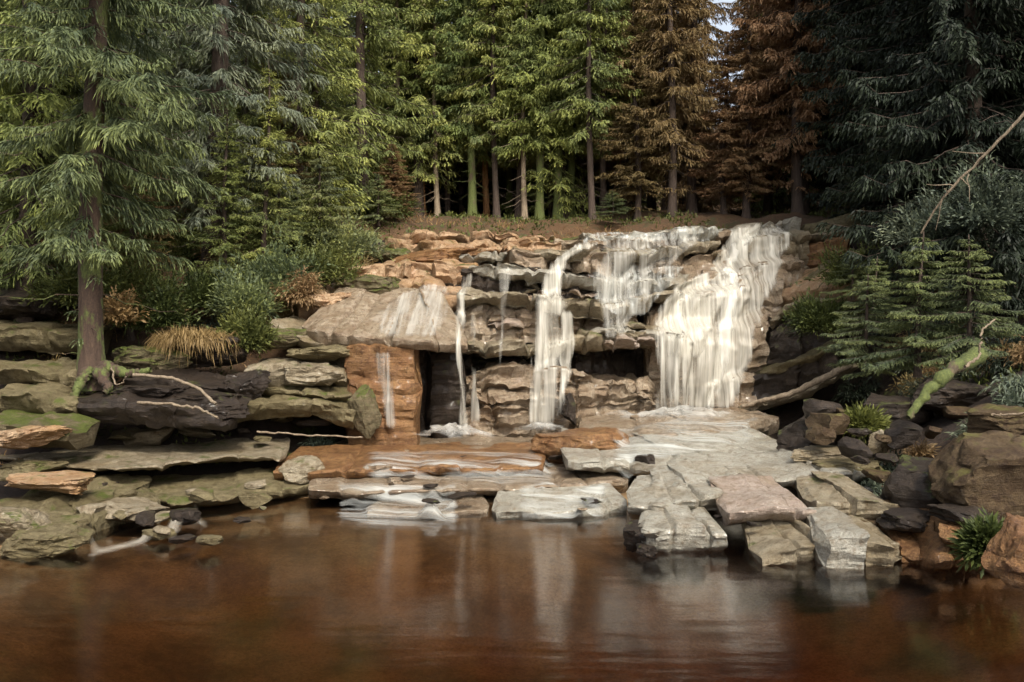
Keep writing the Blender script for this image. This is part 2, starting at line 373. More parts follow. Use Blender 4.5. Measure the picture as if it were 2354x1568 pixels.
def smooth_1d(a, it=12):
    for _ in range(it): a = np.convolve(np.pad(a, 1, 'edge'), [.25, .5, .25], 'valid')
    return a
def ledge_geo(front, depth, seed, rise=.05, under=.35, amp=.07, joint=(.5, 1.6), jy=.16, jz=.05, rnd=.03, wave=.12, step=None, crack=.10):
    """a slab of rock: front edge runs through (px, py_top, py_bottom, distance)"""
    rg = np.random.RandomState(seed)
    P = []
    for (px, pt, pb, Y) in front:
        t = at(px, pt, Y); b = at(px, pb, Y); P.append((t[0], Y, t[2], b[2]))
    P = np.array(P)
    L = np.concatenate([[0], np.cumsum(np.hypot(np.diff(P[:, 0]), np.diff(P[:, 1])))])
    Ym = P[:, 1].mean(); st = step or Ym * .0026
    n = max(8, int(L[-1] / st)); s = np.linspace(0, L[-1], n)
    q = np.stack([np.interp(s, L, P[:, k]) for k in range(4)], 1)
    # vertical joints: piecewise offsets
    e = [0]
    while e[-1] < L[-1]: e.append(e[-1] + rg.uniform(*joint))
    cell = np.searchsorted(e, s, side='right')
    oy = rg.uniform(-jy, jy, len(e) + 2)[cell]; oz = rg.uniform(-jz, jz, len(e) + 2)[cell]
    k = np.array([.1, .8, .1]); oy = np.convolve(np.pad(oy, 1, 'edge'), k, 'valid'); oz = np.convolve(np.pad(oz, 1, 'edge'), k, 'valid')
    wv = wave * fbm(np.stack([s * .9, s * 0 + seed, s * 0], 1), seed, 3)
    X, Y, zt, zb = q[:, 0], q[:, 1] + oy + wv, q[:, 2] + oz, q[:, 3]
    # direction pointing into the rock (horizontal normal of the front line, away from the camera)
    tx, ty = np.gradient(q[:, 0]), np.gradient(q[:, 1]); ln = np.hypot(tx, ty) + 1e-9
    nx, ny = -ty / ln, tx / ln; flip = np.where(ny < 0, -1, 1); nx, ny = nx * flip, ny * flip
    nx = nx * .35; ny = np.maximum(ny, .6)
    nx, ny = smooth_1d(nx), smooth_1d(ny)
    crk = np.zeros(n)
    for e_ in e[1:-1]: crk = np.maximum(crk, np.exp(-((s - e_ + .0) / (st * 1.1)) ** 2) * rg.uniform(.2, 1))
    H = np.maximum(zt - zb, .05); r = np.minimum(rnd, H * .4)
    nf = max(4, int(H.mean() / st * .8)); nb = max(6, int(depth / st * .35))
    prof = [(depth * .7, 'b', 0), (under, 'b', 0)]
    prof += [(under * (1 - f) ** 2, 'f', f) for f in np.linspace(.08, .93, nf)]
    prof += [('r', 't', .7), ('r2', 't', .15)]
    prof += [(d, 'u', d) for d in np.linspace(.15, 1, nb) ** 1.3 * depth]
    cols = []
    for d, kind, f in prof:
        if d == 'r': dd, z = r * .1, zt - r * .6
        elif d == 'r2': dd, z = r * .55, zt - r * .12
        else:
            dd = np.full(n, d)
            z = zb if kind == 'b' else zb + (zt - r - zb) * f if kind == 'f' else zt + rise * (d - .06)
        cols.append(np.stack([X + nx * dd, Y + ny * dd, z], 1))
    V = np.stack(cols, 1); m = V.shape[1]
    dw = np.clip(1 - np.maximum(V[:, :, 1] - Y[:, None], 0) / (depth * .8), 0, 1)
    V[:, :, 1] += (crk * crack)[:, None]; V[:, :, 2] -= (crk * crack * .8)[:, None] * dw
    cen0, cen1 = V[0].mean(0), V[-1].mean(0)
    caps0 = [cen0 + (V[0] - cen0) * f + np.array([(-(1 - f)) * .10, 0, 0]) for f in (.02, .6, .9)]
    caps1 = [cen1 + (V[-1] - cen1) * f + np.array([(1 - f) * .10, 0, 0]) for f in (.9, .6, .02)]
    V = np.concatenate([np.stack(caps0), V, np.stack(caps1)], 0)
    nn = V.shape[0]; V = V.reshape(-1, 3)
    D = np.stack([fbm(V * 1.6, seed + 1, 6, .58), fbm(V * 1.6 + 31, seed + 2, 6, .58), .8 * fbm(V * 1.6 + 77, seed + 3, 6, .58)], 1) * amp
    lam = fbm(V * np.array([.35, .35, 6.5]), seed + 5, 3, .6)
    cr = np.minimum(np.abs(vn(V * np.array([1.1, 1.1, 1.6]), seed + 9)) * 5, 1) - 1
    front_w = np.tile(np.array([0, .4] + [1] * (nf + 2) + [.15] * nb), nn)
    V = V + D; V[:, 1] -= (lam * amp * 1.3 + cr * amp * 1.0) * front_w
    V[:, 2] += cr * amp * .6 + np.where(front_w < .3, lam * amp * .4, 0)
    return V, gridF(nn, m, True)
def unit_(a): return a / (np.linalg.norm(a) + 1e-9)
def boulder_geo(c, dims, seed, cuts=9, amp=.06, sub=5, yaw=None, tilt=0.0):
    rg = np.random.RandomState(seed)
    bm = bmesh.new(); bmesh.ops.create_icosphere(bm, subdivisions=sub, radius=1.0)
    V = np.array([v.co[:] for v in bm.verts]); F = np.array([[v.index for v in f.verts] for f in bm.faces]); bm.free()
    top = unit_(np.array([rg.uniform(-.2, .2), rg.uniform(-.35, .05), 1])); planes = [(top, rg.uniform(.45, .62))]
    for k in range(cuts + 4):
        nrm = rg.normal(size=3) * np.array([1, 1, .45 if k % 2 else 1]); planes.append((unit_(nrm), rg.uniform(.5, .86)))
    for nrm, dd in planes: V = V - nrm * np.maximum(0, V @ nrm - dd)[:, None]
    V = V / np.abs(V).max(0)
    lam = fbm(V * np.array([.8, .8, 5.0]) + seed, seed + 8, 3, .6); rad = V * np.array([1, 1, 0])
    cr = np.minimum(np.abs(vn(V * 1.7 + seed * 3.1, seed + 9)) * 6, 1) - 1
    V = V + np.stack([fbm(V * 2.2 + seed, seed + k, 5, .6) for k in range(3)], 1) * amp + rad * (lam * .05)[:, None] + V * (cr * .06)[:, None]
    yw = rg.uniform(-.4, .4) if yaw is None else yaw
    V = V * np.array(dims) / 2
    ct, st_ = math.cos(tilt), math.sin(tilt); V = V @ np.array([[ct, 0, st_], [0, 1, 0], [-st_, 0, ct]])
    ca, sa = math.cos(yw), math.sin(yw); V = V @ np.array([[ca, sa, 0], [-sa, ca, 0], [0, 0, 1]])
    return V + np.array(c), F
def ledge(name, label, cat, front, depth, seed, mat, parent=None, cliff=False, group=None, **k):
    V, F = ledge_geo(front, depth, seed, **k); reg(V, F, cliff)
    o = put(name, V, F, M[mat], parent, crisp=32)
    if parent is None: tag(o, label, cat, group)
    return o
def boulder(name, label, px, py, Y, w, h, dep, seed, mat, cat='boulder', group=None, cliff=False, parent=None, **k):
    """px,py: centre of the boulder; w,h its size in sketch units"""
    c = at(px, py, Y); s = Y / FPX
    V, F = boulder_geo(c, (w * s, dep, h * s), seed, **k)
    F4 = np.asarray(F); ALLT.append((V, F4, cliff))
    o = put(name, V, F4, M[mat], parent, crisp=32)
    if parent is None: tag(o, label, cat, group)
    return o
ALLT = []

# ---- the cliff of the waterfall: stacked ledges, parts of one rock face
cliff = empty('rock_cliff', tuple(at(1250, 990, 25)))
tag(cliff, 'stepped granite cliff of stacked ledges behind the falling water', 'cliff')
def CL(front, depth, seed, mat='granite_wet', **k): return ledge('ledge', None, None, front, depth, seed, mat, cliff, True, **{**dict(jy=.30, jz=.09, amp=.11, joint=(.3, 1.2), crack=.22, wave=.25), **k})
# left sloping slab with rusty wall below and the mossy step above it
CL([(800, 798, 1030, 21.9), (850, 800, 1030, 21.6), (955, 806, 1030, 21.7)], 1.6, 11, 'granite_rust', under=.05, amp=.08, joint=(.9, 1.5), jy=.08, crack=.04)
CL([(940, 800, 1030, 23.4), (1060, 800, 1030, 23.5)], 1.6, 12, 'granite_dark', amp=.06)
CL([(690, 745, 790, 22.6), (760, 765, 800, 22.0), (900, 778, 803, 21.4), (1000, 782, 806, 21.6), (1075, 785, 810, 22.2)], 3.4, 13, 'granite_wet', rise=.40, under=.25, amp=.05, jz=.03, jy=.10)
CL([(690, 690, 740, 24.2), (830, 662, 740, 25.0), (960, 655, 740, 25.2), (1075, 660, 720, 25.2)], 2.2, 14, 'granite_peach', rise=.22, amp=.06)
CL([(800, 615, 660, 26.6), (920, 600, 660, 26.2), (1010, 605, 665, 26.0), (1090, 612, 660, 26.0)], 2.5, 15, 'granite_peach', rise=.15)
CL([(880, 548, 600, 29.5), (990, 560, 605, 28.5), (1080, 572, 620, 27.6), (1180, 560, 600, 28.0), (1290, 560, 596, 28.4)], 3, 16, 'granite_peach', rise=.06)
CL([(860, 530, 560, 31.5), (1000, 532, 556, 31), (1150, 538, 562, 30.5), (1330, 542, 560, 30.3)], 4, 17, 'granite_peach', rise=.03)
# centre, from the foot to the lip
CL([(1040, 880, 1030, 23.9), (1110, 850, 1030, 23.6), (1225, 848, 1030, 23.6), (1310, 860, 1030, 23.9), (1400, 885, 1010, 24.3), (1500, 880, 1000, 25.0)], 2.6, 21, 'granite_wet', under=.1, amp=.16, joint=(.9, 2.2), jy=.2, jz=.12, crack=.05)
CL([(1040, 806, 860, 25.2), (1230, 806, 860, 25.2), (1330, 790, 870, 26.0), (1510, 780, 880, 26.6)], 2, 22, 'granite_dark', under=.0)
CL([(1045, 786, 812, 24.2), (1130, 788, 814, 23.9), (1220, 788, 814, 24.1), (1320, 772, 806, 24.4), (1420, 768, 800, 24.7), (1500, 758, 790, 25.2)], 2.6, 23, 'granite', jz=.03)
CL([(1050, 700, 790, 25.4), (1150, 690, 790, 25.2), (1240, 690, 790, 25.0), (1320, 705, 775, 25.6), (1460, 700, 770, 26.4)], 2, 24, 'granite_wet', under=.0, jy=.3, joint=(.4, .9))
CL([(1055, 668, 700, 24.9), (1150, 676, 698, 24.6), (1240, 680, 700, 24.5), (1330, 690, 726, 24.9), (1420, 690, 730, 25.2), (1500, 680, 720, 25.9)], 2.6, 25, 'granite', jz=.05)
CL([(1060, 620, 672, 26.2), (1200, 620, 676, 26.0), (1330, 640, 690, 26.2), (1500, 630, 690, 26.9)], 2, 26, 'granite_dark', under=0)
CL([(1080, 606, 634, 25.9), (1180, 610, 640, 25.5), (1300, 620, 655, 25.4), (1400, 640, 668, 25.6), (1500, 640, 672, 26.1), (1580, 630, 655, 26.8)], 2.6, 27, 'granite_pale', jz=.04)
CL([(1180, 580, 612, 26.8), (1300, 585, 622, 26.6), (1420, 600, 640, 26.8), (1540, 585, 640, 27.4), (1680, 575, 640, 28.4)], 2.4, 28, 'granite_wet', under=.0)
CL([(1230, 572, 596, 26.7), (1320, 572, 598, 26.2), (1440, 584, 604, 26.4), (1540, 566, 590, 27.0), (1660, 552, 575, 27.8)], 2.6, 29, 'granite', jz=.03)
CL([(1280, 545, 572, 28.2), (1420, 548, 585, 28.0), (1560, 540, 570, 28.2), (1700, 530, 560, 28.8)], 2.4, 30, 'granite_wet')
CL([(1330, 538, 552, 28.6), (1450, 532, 550, 28.0), (1560, 526, 546, 28.2), (1690, 520, 545, 28.8), (1790, 509, 540, 29.2), (1832, 506, 545, 29.4)], 5.0, 31, 'granite_pale', rise=.005, jz=.03)
rk = random.Random(31)
for i in range(34):                                # thin broken ledges between the main ones
    px = rk.uniform(1060, 1640); py = rk.uniform(560, 790); wd = rk.uniform(50, 170); th = rk.uniform(8, 20)
    if px > 1500: py = 560 + (py - 560) * .55
    Yc = 24.2 + max(0, (790 - py)) / 240 * 4.0 + (px - 1250) / 400 * .7 + rk.uniform(-.15, .25); tl = rk.uniform(-8, 3)
    CL([(px, py, py + th, Yc), (px + wd * .5, py + tl * .5 + rk.uniform(-3, 3), py + th + tl * .4, Yc - .15), (px + wd, py + tl, py + th * .8 + tl, Yc + .1)], rk.uniform(.8, 1.6), 700 + i,
       rk.choice(['granite', 'granite_pale', 'granite_wet', 'granite_rust', 'granite_pink', 'granite_dark']), rise=rk.uniform(0, .15), joint=(.25, .8))
for i in range(16):                                # and on the dry tan ledges to the left
    px = rk.uniform(720, 1250); py = rk.uniform(545, 700); wd = rk.uniform(60, 180); th = rk.uniform(10, 24)
    if px > 1080: py = rk.uniform(545, 610)
    Yc = 24.6 + (700 - py) / 150 * 5.2 + rk.uniform(-.2, .2)
    CL([(px, py, py + th, Yc), (px + wd * .5, py - 3, py + th, Yc - .2), (px + wd, py + rk.uniform(-8, 4), py + th, Yc + .1)], rk.uniform(.8, 1.8), 760 + i,
       rk.choice(['granite', 'granite_peach', 'granite_pink', 'granite_moss', 'granite_dark', 'granite_rust']), rise=rk.uniform(.05, .2), joint=(.25, .8))
# under the main fall: inclined buttress
CL([(1480, 885, 1000, 25.6), (1600, 880, 980, 25.7), (1740, 860, 970, 25.7)], 2, 41, 'granite_wet', under=0, jy=.08)
CL([(1490, 772, 890, 25.7), (1560, 760, 890, 25.6), (1660, 750, 880, 25.6), (1770, 730, 880, 26.0)], 2.4, 42, 'granite_wet', rise=.5, jy=.08)
CL([(1560, 690, 770, 26.4), (1680, 660, 770, 26.3), (1800, 650, 740, 26.6)], 2.4, 43, 'granite_wet', rise=.3, jy=.08)
CL([(1620, 625, 690, 27.3), (1700, 615, 680, 27.0), (1800, 610, 680, 27.1), (1850, 600, 680, 27.6)], 2.4, 44, 'granite_wet', rise=.3, jy=.1)
CL([(1690, 552, 630, 28.3), (1790, 540, 625, 28.0), (1865, 535, 625, 28.4)], 2.4, 45, 'granite', rise=.1, jy=.1)

# ---- right rock wall: slanting dark slabs with pale edges
rw = empty('rock_wall', tuple(at(1830, 930, 25)))
tag(rw, 'dark brown slanting rock slabs right of the main fall', 'rock wall')
def RW(front, depth, seed, mat='granite_dark', **k): return ledge('slab', None, None, front, depth, seed, mat, rw, True, **k)
RW([(1700, 935, 965, 25.2), (1780, 915, 940, 24.6), (1860, 890, 912, 23.8), (1960, 832, 850, 23.0)], 2.2, 51, 'granite', jz=.02, jy=.06)
RW([(1725, 862, 940, 25.9), (1800, 850, 930, 25.4), (1910, 800, 880, 24.4)], 2, 52, 'granite_dark', under=.3)
RW([(1755, 848, 870, 25.6), (1830, 828, 848, 24.9), (1915, 792, 810, 24.2)], 2, 53, 'granite_olive', jz=.02, jy=.05)
RW([(1765, 760, 860, 26.4), (1830, 720, 850, 26.0), (1940, 700, 820, 25.2)], 2, 54, 'granite_dark', under=.2)
RW([(1775, 735, 760, 26.0), (1810, 702, 724, 25.6), (1860, 686, 702, 25.2), (1920, 690, 704, 24.8)], 2, 55, 'granite', jz=.01, jy=.04)
RW([(1800, 672, 710, 26.9), (1860, 655, 700, 26.4), (1920, 634, 690, 25.8), (1990, 622, 690, 25.2)], 2.6, 56, 'granite_peach', rise=.2, jy=.06)
RW([(1835, 640, 668, 27.4), (1900, 610, 650, 26.8), (1980, 585, 640, 26.0)], 2.6, 57, 'granite_olive', rise=.15)
RW([(1830, 570, 640, 28.6), (1900, 560, 620, 28.0), (1950, 548, 600, 27.6)], 2.4, 58, 'granite_rust', rise=.1)
RW([(1850, 515, 560, 29.4), (1920, 500, 540, 29.0), (1990, 480, 520, 28.6)], 3, 59, 'granite_olive', rise=.05)
RW([(1845, 540, 556, 28.9), (1900, 528, 548, 28.4), (1950, 520, 538, 28.2)], 2, 60, 'granite', rise=.1)

# ---- the shelf in front of the falls
def S(name, label, cat, front, depth, seed, mat, **k): return ledge(name, label, cat, front, depth, seed, mat, None, False, **k)
def zf(px, pt, pb, z):                        # edge point given by the height of the top
    return (px, pt, pb, (CAM_H - z) * FPX / (pt - CY))
S('rock_slab', 'long flat tan slab with a black overhang on the left shore', 'rock slab',
  [zf(-60, 1046, 1075, .75), zf(90, 1052, 1078, .75), zf(180, 1068, 1088, .72), zf(260, 1078, 1096, .70), zf(430, 1062, 1084, .72), zf(560, 1052, 1072, .74), zf(645, 1050, 1066, .72)], 3.2, 101, 'granite', under=1.1, amp=.045, jy=.10, jz=.02, rise=.02, step=.045)
S('rock_slab', 'low tan ledge under the long left slab, edge lapped by the stream', 'rock slab',
  [zf(230, 1152, 1185, .16), zf(380, 1150, 1180, .18), zf(520, 1142, 1166, .2), zf(620, 1128, 1154, .22), zf(710, 1116, 1144, .24)], 2.4, 102, 'granite_olive', under=.4, amp=.06, jy=.2, step=.045)
S('rock_slab', 'broad olive lichen slab sloping into the pool at the left edge', 'rock slab',
  [zf(-80, 1180, 1300, .35), zf(60, 1190, 1290, .30), zf(170, 1200, 1275, .25), zf(250, 1175, 1240, .25), zf(360, 1150, 1190, .25)], 3.4, 103, 'granite_olive', under=.1, amp=.1, jy=.3, step=.045)
S('rock_slab', 'rust stained flat rock shelf under the thin left stream', 'rock slab',
  [zf(620, 1086, 1118, .50), zf(740, 1082, 1112, .52), zf(900, 1078, 1104, .54), zf(1050, 1074, 1100, .55), zf(1250, 1070, 1100, .56)], 3.0, 104, 'granite_rust', under=.3, amp=.04, jz=.02, rise=.05, step=.05)
S('rock_slab', 'pale wet rock shelf stepping down in midstream', 'rock slab',
  [zf(700, 1132, 1160, .32), zf(860, 1130, 1156, .30), zf(1020, 1124, 1150, .33), zf(1180, 1118, 1145, .34), zf(1330, 1112, 1140, .36), zf(1450, 1100, 1140, .40)], 2.6, 105, 'granite_wet', under=.35, amp=.045, jz=.02, rise=.03, step=.045)
S('rock_slab', 'lowest submerged rock step where foam slides into the pool', 'rock slab',
  [zf(840, 1180, 1215, .06), zf(980, 1184, 1215, .05), zf(1120, 1172, 1210, .08)], 1.6, 106, 'granite_wet', under=.2, amp=.035, jz=.01, rise=.06, step=.045)
S('rock_slab', 'whitish low slab at the pool edge in the middle of the picture', 'rock slab',
  [zf(1140, 1180, 1205, .06), zf(1220, 1176, 1205, .10), zf(1330, 1172, 1205, .12), zf(1440, 1160, 1200, .14)], 1.3, 107, 'granite_pale', under=.2, amp=.05, jz=.02, rise=.16, step=.045)
S('rock_slab', 'pale shelf streaked with running water below the main fall', 'rock slab',
  [zf(1300, 1058, 1085, .72), zf(1440, 1062, 1092, .70), zf(1560, 1068, 1096, .68), zf(1700, 1050, 1080, .74), zf(1850, 1030, 1070, .80)], 4.0, 108, 'granite_pale', under=.4, amp=.06, jz=.03, rise=.07, step=.05)
S('rock_slab', 'upper pale apron of rock right at the foot of the main fall', 'rock slab',
  [zf(1340, 994, 1020, .98), zf(1500, 1000, 1030, .96), zf(1640, 990, 1022, 1.0), zf(1800, 960, 1000, 1.12)], 3.0, 109, 'granite_wet', under=.3, amp=.06, jz=.03, rise=.05, step=.055)
S('rock_slab', 'rust brown apron beneath the left and central cascades', 'rock slab',
  [zf(740, 1034, 1060, .62), zf(900, 1036, 1062, .62), zf(1080, 1038, 1064, .62), zf(1230, 1040, 1066, .62)], 3.5, 110, 'granite_wet', under=.3, amp=.03, jz=.02, rise=.0, step=.06)
# right foreground granite
def BK(label, front, depth, seed, mat, **k):
    S('granite_block', label, 'rock block', front, depth, seed, mat, **{**dict(under=.2, amp=.055, rise=.05, jy=.12, jz=.04, crack=.16, step=.032, joint=(.5, 1.1), rnd=.03), **k})
BK('long cracked granite shelf at the right of the pool, topmost tier', [(1700, 1108, 1136, 15.8), (1860, 1096, 1122, 15.8), (2015, 1084, 1116, 16.0)], 2.6, 121, 'granite_pale', jy=.25, under=.3, joint=(.4, 1.0))
BK('tan cracked granite tier overhanging the dark notch', [(1440, 1152, 1176, 15.0), (1500, 1146, 1186, 14.8), (1600, 1140, 1188, 14.7), (1760, 1134, 1172, 14.9)], 2.6, 127, 'granite_pale', jy=.2, joint=(.4, 1.0), rise=.07)
BK('bluish white granite block facing the pool under the cracked tier', [(1490, 1222, 1292, 13.55), (1560, 1208, 1292, 13.4), (1668, 1214, 1292, 13.45)], 2.2, 122, 'granite_pale', joint=(.3, .6), rise=.09, jy=.2, jz=.06)
BK('broad pinkish granite block over a black gap at the waterline', [(1680, 1176, 1232, 13.95), (1780, 1168, 1230, 13.85), (1876, 1172, 1224, 13.95)], 2.2, 123, 'granite_pink', rise=.10, joint=(.5, 1.2), under=.9)
BK('angular grey granite block at the right end of the cracked shelf', [(1882, 1158, 1214, 14.2), (1960, 1150, 1212, 14.05), (2052, 1156, 1206, 14.2)], 2.0, 124, 'granite', rise=.09, joint=(.4, .9), jy=.2)
BK('low tan block running down to a point beside the black gap', [(1752, 1276, 1314, 12.95), (1830, 1256, 1314, 12.9), (1898, 1244, 1314, 12.95)], 1.6, 125, 'granite', rise=.1, joint=(.3, .6), jy=.16)
BK('pale upright block at the waterline, left one of a pair', [(1902, 1240, 1330, 12.75), (1985, 1234, 1330, 12.65)], 1.6, 128, 'granite_pale', rise=.08, joint=(.25, .5), jy=.18, jz=.06)
BK('pale upright block at the waterline, right one of a pair', [(1992, 1232, 1325, 12.75), (2078, 1240, 1320, 12.85)], 1.5, 129, 'granite', rise=.08, joint=(.25, .5), jy=.18, jz=.06)
BK('rusty rubble ledge at the waterline below the dark right boulders', [(2078, 1256, 1325, 12.8), (2200, 1246, 1322, 12.5), (2330, 1258, 1345, 12.2)], 2.0, 126, 'granite_rust', amp=.1, rise=.14, jy=.25, joint=(.25, .6))
boulder('rock', 'black rock inside the dark notch of the granite blocks', 1466, 1232, 14.2, 70, 80, .8, 215, 'granite_dark', 'rock', cuts=7)
boulder('boulder', 'smooth brown wedge shaped boulder in midstream below the central cascade', 1335, 1022, 20.3, 225, 108, 1.6, 201, 'granite_rust', cuts=5, amp=.05, yaw=.1)
boulder('boulder', 'large rounded dark boulder with an olive left rim on the right bank', 2290, 1095, 13.2, 290, 240, 1.7, 202, 'granite_brown', cuts=2, amp=.06, sub=5)
boulder('boulder', 'rock coloured as if lit orange at the lower right corner by the water', 2345, 1262, 10.4, 175, 190, 1.0, 203, 'granite_rust', cuts=6, amp=.08, sub=5)  # orange light on this rock put into its colour
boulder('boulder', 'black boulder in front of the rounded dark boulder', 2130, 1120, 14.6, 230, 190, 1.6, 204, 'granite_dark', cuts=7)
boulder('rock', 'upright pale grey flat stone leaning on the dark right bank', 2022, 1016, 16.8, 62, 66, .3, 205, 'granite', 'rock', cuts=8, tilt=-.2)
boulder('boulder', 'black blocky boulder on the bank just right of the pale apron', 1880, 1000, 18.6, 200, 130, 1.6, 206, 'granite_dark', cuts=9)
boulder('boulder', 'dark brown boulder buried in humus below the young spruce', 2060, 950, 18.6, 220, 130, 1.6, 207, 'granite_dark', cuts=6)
boulder('boulder', 'brown boulder below the pale bare twig on the right edge', 2330, 965, 14.5, 200, 120, 1.5, 208, 'granite_brown', cuts=6)
boulder('rock', 'small brown stone breaking the surface beside the notched block', 1490, 1262, 13.6, 60, 38, .4, 209, 'granite_dark', 'rock', cuts=6)
boulder('rock', 'pinkish round rock at the tip of the long left slab', 690, 1078, 18.6, 110, 70, .9, 210, 'granite', 'rock', cuts=4)
boulder('rock', 'rounded tan cobble of the right shore next to the orange rock', 2200, 1225, 12.6, 120, 60, .7, 211, 'granite_rust', 'rock', cuts=6)
boulder('rock', 'dark red brown wedge of rock on the pale running water shelf', 1488, 1058, 18.4, 56, 44, .5, 212, 'granite_dark', 'rock', cuts=8)
boulder('rock', 'black upright fin of rock left of the foot of the main fall', 1308, 940, 23.2, 50, 80, .6, 213, 'granite_dark', 'rock', cuts=8, tilt=.25, cliff=True)
boulder('rock', 'mossy green leaning stone at the foot of the rusty wall', 830, 945, 21.2, 80, 130, .6, 214, 'granite_moss', 'rock', cuts=7, tilt=.25)

# left bank rocks: (px, py, Y, w, h, depth, material, label)
LB = [(470, 925, 19.4, 220, 84, 1.6, 'granite_dark', 'red brown block with a pale top edge on the left bank'),
      (60, 1000, 17.0, 190, 60, 1.4, 'granite_peach', 'pinkish flat rock at the left edge of the picture'),
      (40, 700, 22.5, 240, 110, 2.0, 'granite_dark', 'black hump of earth and stone at the far left'),
      (710, 860, 21.4, 140, 60, 1.2, 'granite', 'pale topped grey rock left of the rusty wall'),
      (560, 880, 20.8, 120, 90, 1.2, 'granite_dark', 'dark brown upright rock on the left bank'),
      (740, 810, 22.0, 150, 50, 1.2, 'granite_olive', 'thin olive rock tucked against the rusty wall'),
      (340, 900, 19.4, 160, 50, 1.2, 'granite_dark', 'small black rock between the two pale roots'),
      (470, 800, 22.0, 240, 90, 1.6, 'granite_dark', 'dark undercut rock below the hanging dry grass'),
      (330, 820, 21.2, 200, 80, 1.4, 'granite_moss', 'mossy rock right beside the spreading tree roots'),
      (620, 775, 22.6, 170, 60, 1.3, 'granite_moss', 'green mossy rock beside the grey bank rocks'),
      (850, 660, 25.0, 170, 60, 1.4, 'granite_moss', 'mossy green cushion of rock above the wet slab'),
      (760, 690, 24.0, 130, 50, 1.2, 'granite_peach', 'pink tinted rock at the head of the left slab'),
      (130, 1110, 16.2, 220, 50, 1.2, 'granite_peach', 'reddish crumbling rock on the olive shore slab'),
      (60, 1075, 17.0, 170, 50, 1.2, 'granite_olive', 'olive rock at the left end of the black overhang'),
      (300, 1170, 15.8, 180, 60, 1.2, 'granite', 'grey rock with pale top where the left shore turns'),
      (90, 1240, 13.6, 210, 90, 1.1, 'granite_olive', 'round olive shore rock touching the pool at left'),
      (20, 1190, 13.9, 180, 80, 1.1, 'granite', 'grey hummock of rock on the far left shore'),
      (1000, 590, 28, 200, 60, 1.5, 'granite_rust', 'brown block under the tan ledge above the left cascade')]
for i, (px, py, Y, w_, h_, dp, mt, lab) in enumerate(LB):
    boulder('rock', lab, px, py, Y, w_, h_, dp, 300 + i, mt, 'rock', cuts=8, amp=.09, tilt=(.06 if i % 2 else -.04))
LL = [([(-60, 748, 800, 21.5), (80, 752, 806, 21.3), (190, 765, 815, 21.2)], 1.6, 'granite_olive', 'broad olive rock ledge behind the mossy trunk'),
      ([(-60, 842, 880, 19.6), (90, 850, 890, 19.4), (165, 858, 890, 19.6)], 1.5, 'granite_olive', 'thin dark ledge of rock low on the far left bank'),
      ([(-60, 905, 950, 18.4), (70, 912, 955, 18.2), (150, 930, 962, 18.4)], 1.4, 'granite_olive', 'olive ledge left of the foot of the mossy trunk'),
      ([(530, 935, 972, 20.2), (620, 918, 968, 20.4), (720, 912, 960, 20.6), (810, 940, 990, 20.8)], 1.7, 'granite_olive', 'olive rock slab just above the stream on the left bank'),
      ([(570, 850, 892, 21.4), (680, 835, 888, 21.4), (795, 852, 895, 21.6)], 1.5, 'granite', 'grey layered rock in the middle of the left bank'),
      ([(620, 735, 775, 23.0), (730, 785, 815, 22.3), (805, 812, 850, 22.0)], 1.6, 'granite', 'sloping grey rock leading down to the rusty wall'),
      ([(150, 925, 975, 18.6), (270, 922, 980, 18.4), (400, 940, 985, 18.4), (510, 965, 990, 18.7)], 1.6, 'granite_dark', 'long black rock under a pale root on the left bank'),
      ([(280, 868, 915, 19.8), (400, 872, 915, 19.8), (540, 890, 920, 20.2)], 1.5, 'granite_dark', 'dark layered rock under the pale weathered root'),
      ([(600, 890, 915, 21.0), (700, 896, 918, 21.0), (800, 905, 930, 21.2)], 1.2, 'granite_olive', 'thin olive layer of rock between two grey bank rocks'),
      ([(-60, 972, 1010, 17.4), (50, 985, 1018, 17.2), (170, 998, 1030, 17.4)], 1.5, 'granite_moss', 'mossy dark layer of rock at the left edge above the shore slab')]
for i, (fr, dp, mt, lab) in enumerate(LL):
    S('rock', lab, 'rock', fr, dp, 400 + i, mt, under=.35, amp=.08, rise=.12, joint=(.5, 1.3), jy=.2, crack=.14, step=.05)
# rocks on the right
RB = [(1900, 1045, 17.4, 190, 40, 1.2, 'granite', 'flat tan rock right behind the cracked granite shelf'),
      (1960, 1080, 16.6, 180, 50, 1.2, 'granite_olive', 'olive low rock beside the upright grey stone'),
      (2090, 1190, 13.6, 170, 60, 1.0, 'granite_dark', 'dark rock wedged behind the broken waterline blocks'),
      (2230, 1180, 12.8, 170, 70, 1.0, 'granite_dark', 'brown black rock between the rounded boulder and the water'),
      (2180, 900, 18.2, 200, 90, 1.4, 'granite_dark', 'shadowed earthy boulder behind the mossy log')]
for i, (px, py, Y, w_, h_, dp, mt, lab) in enumerate(RB):
    boulder('rock', lab, px, py, Y, w_, h_, dp, 360 + i, mt, 'rock', cuts=9, amp=.08)

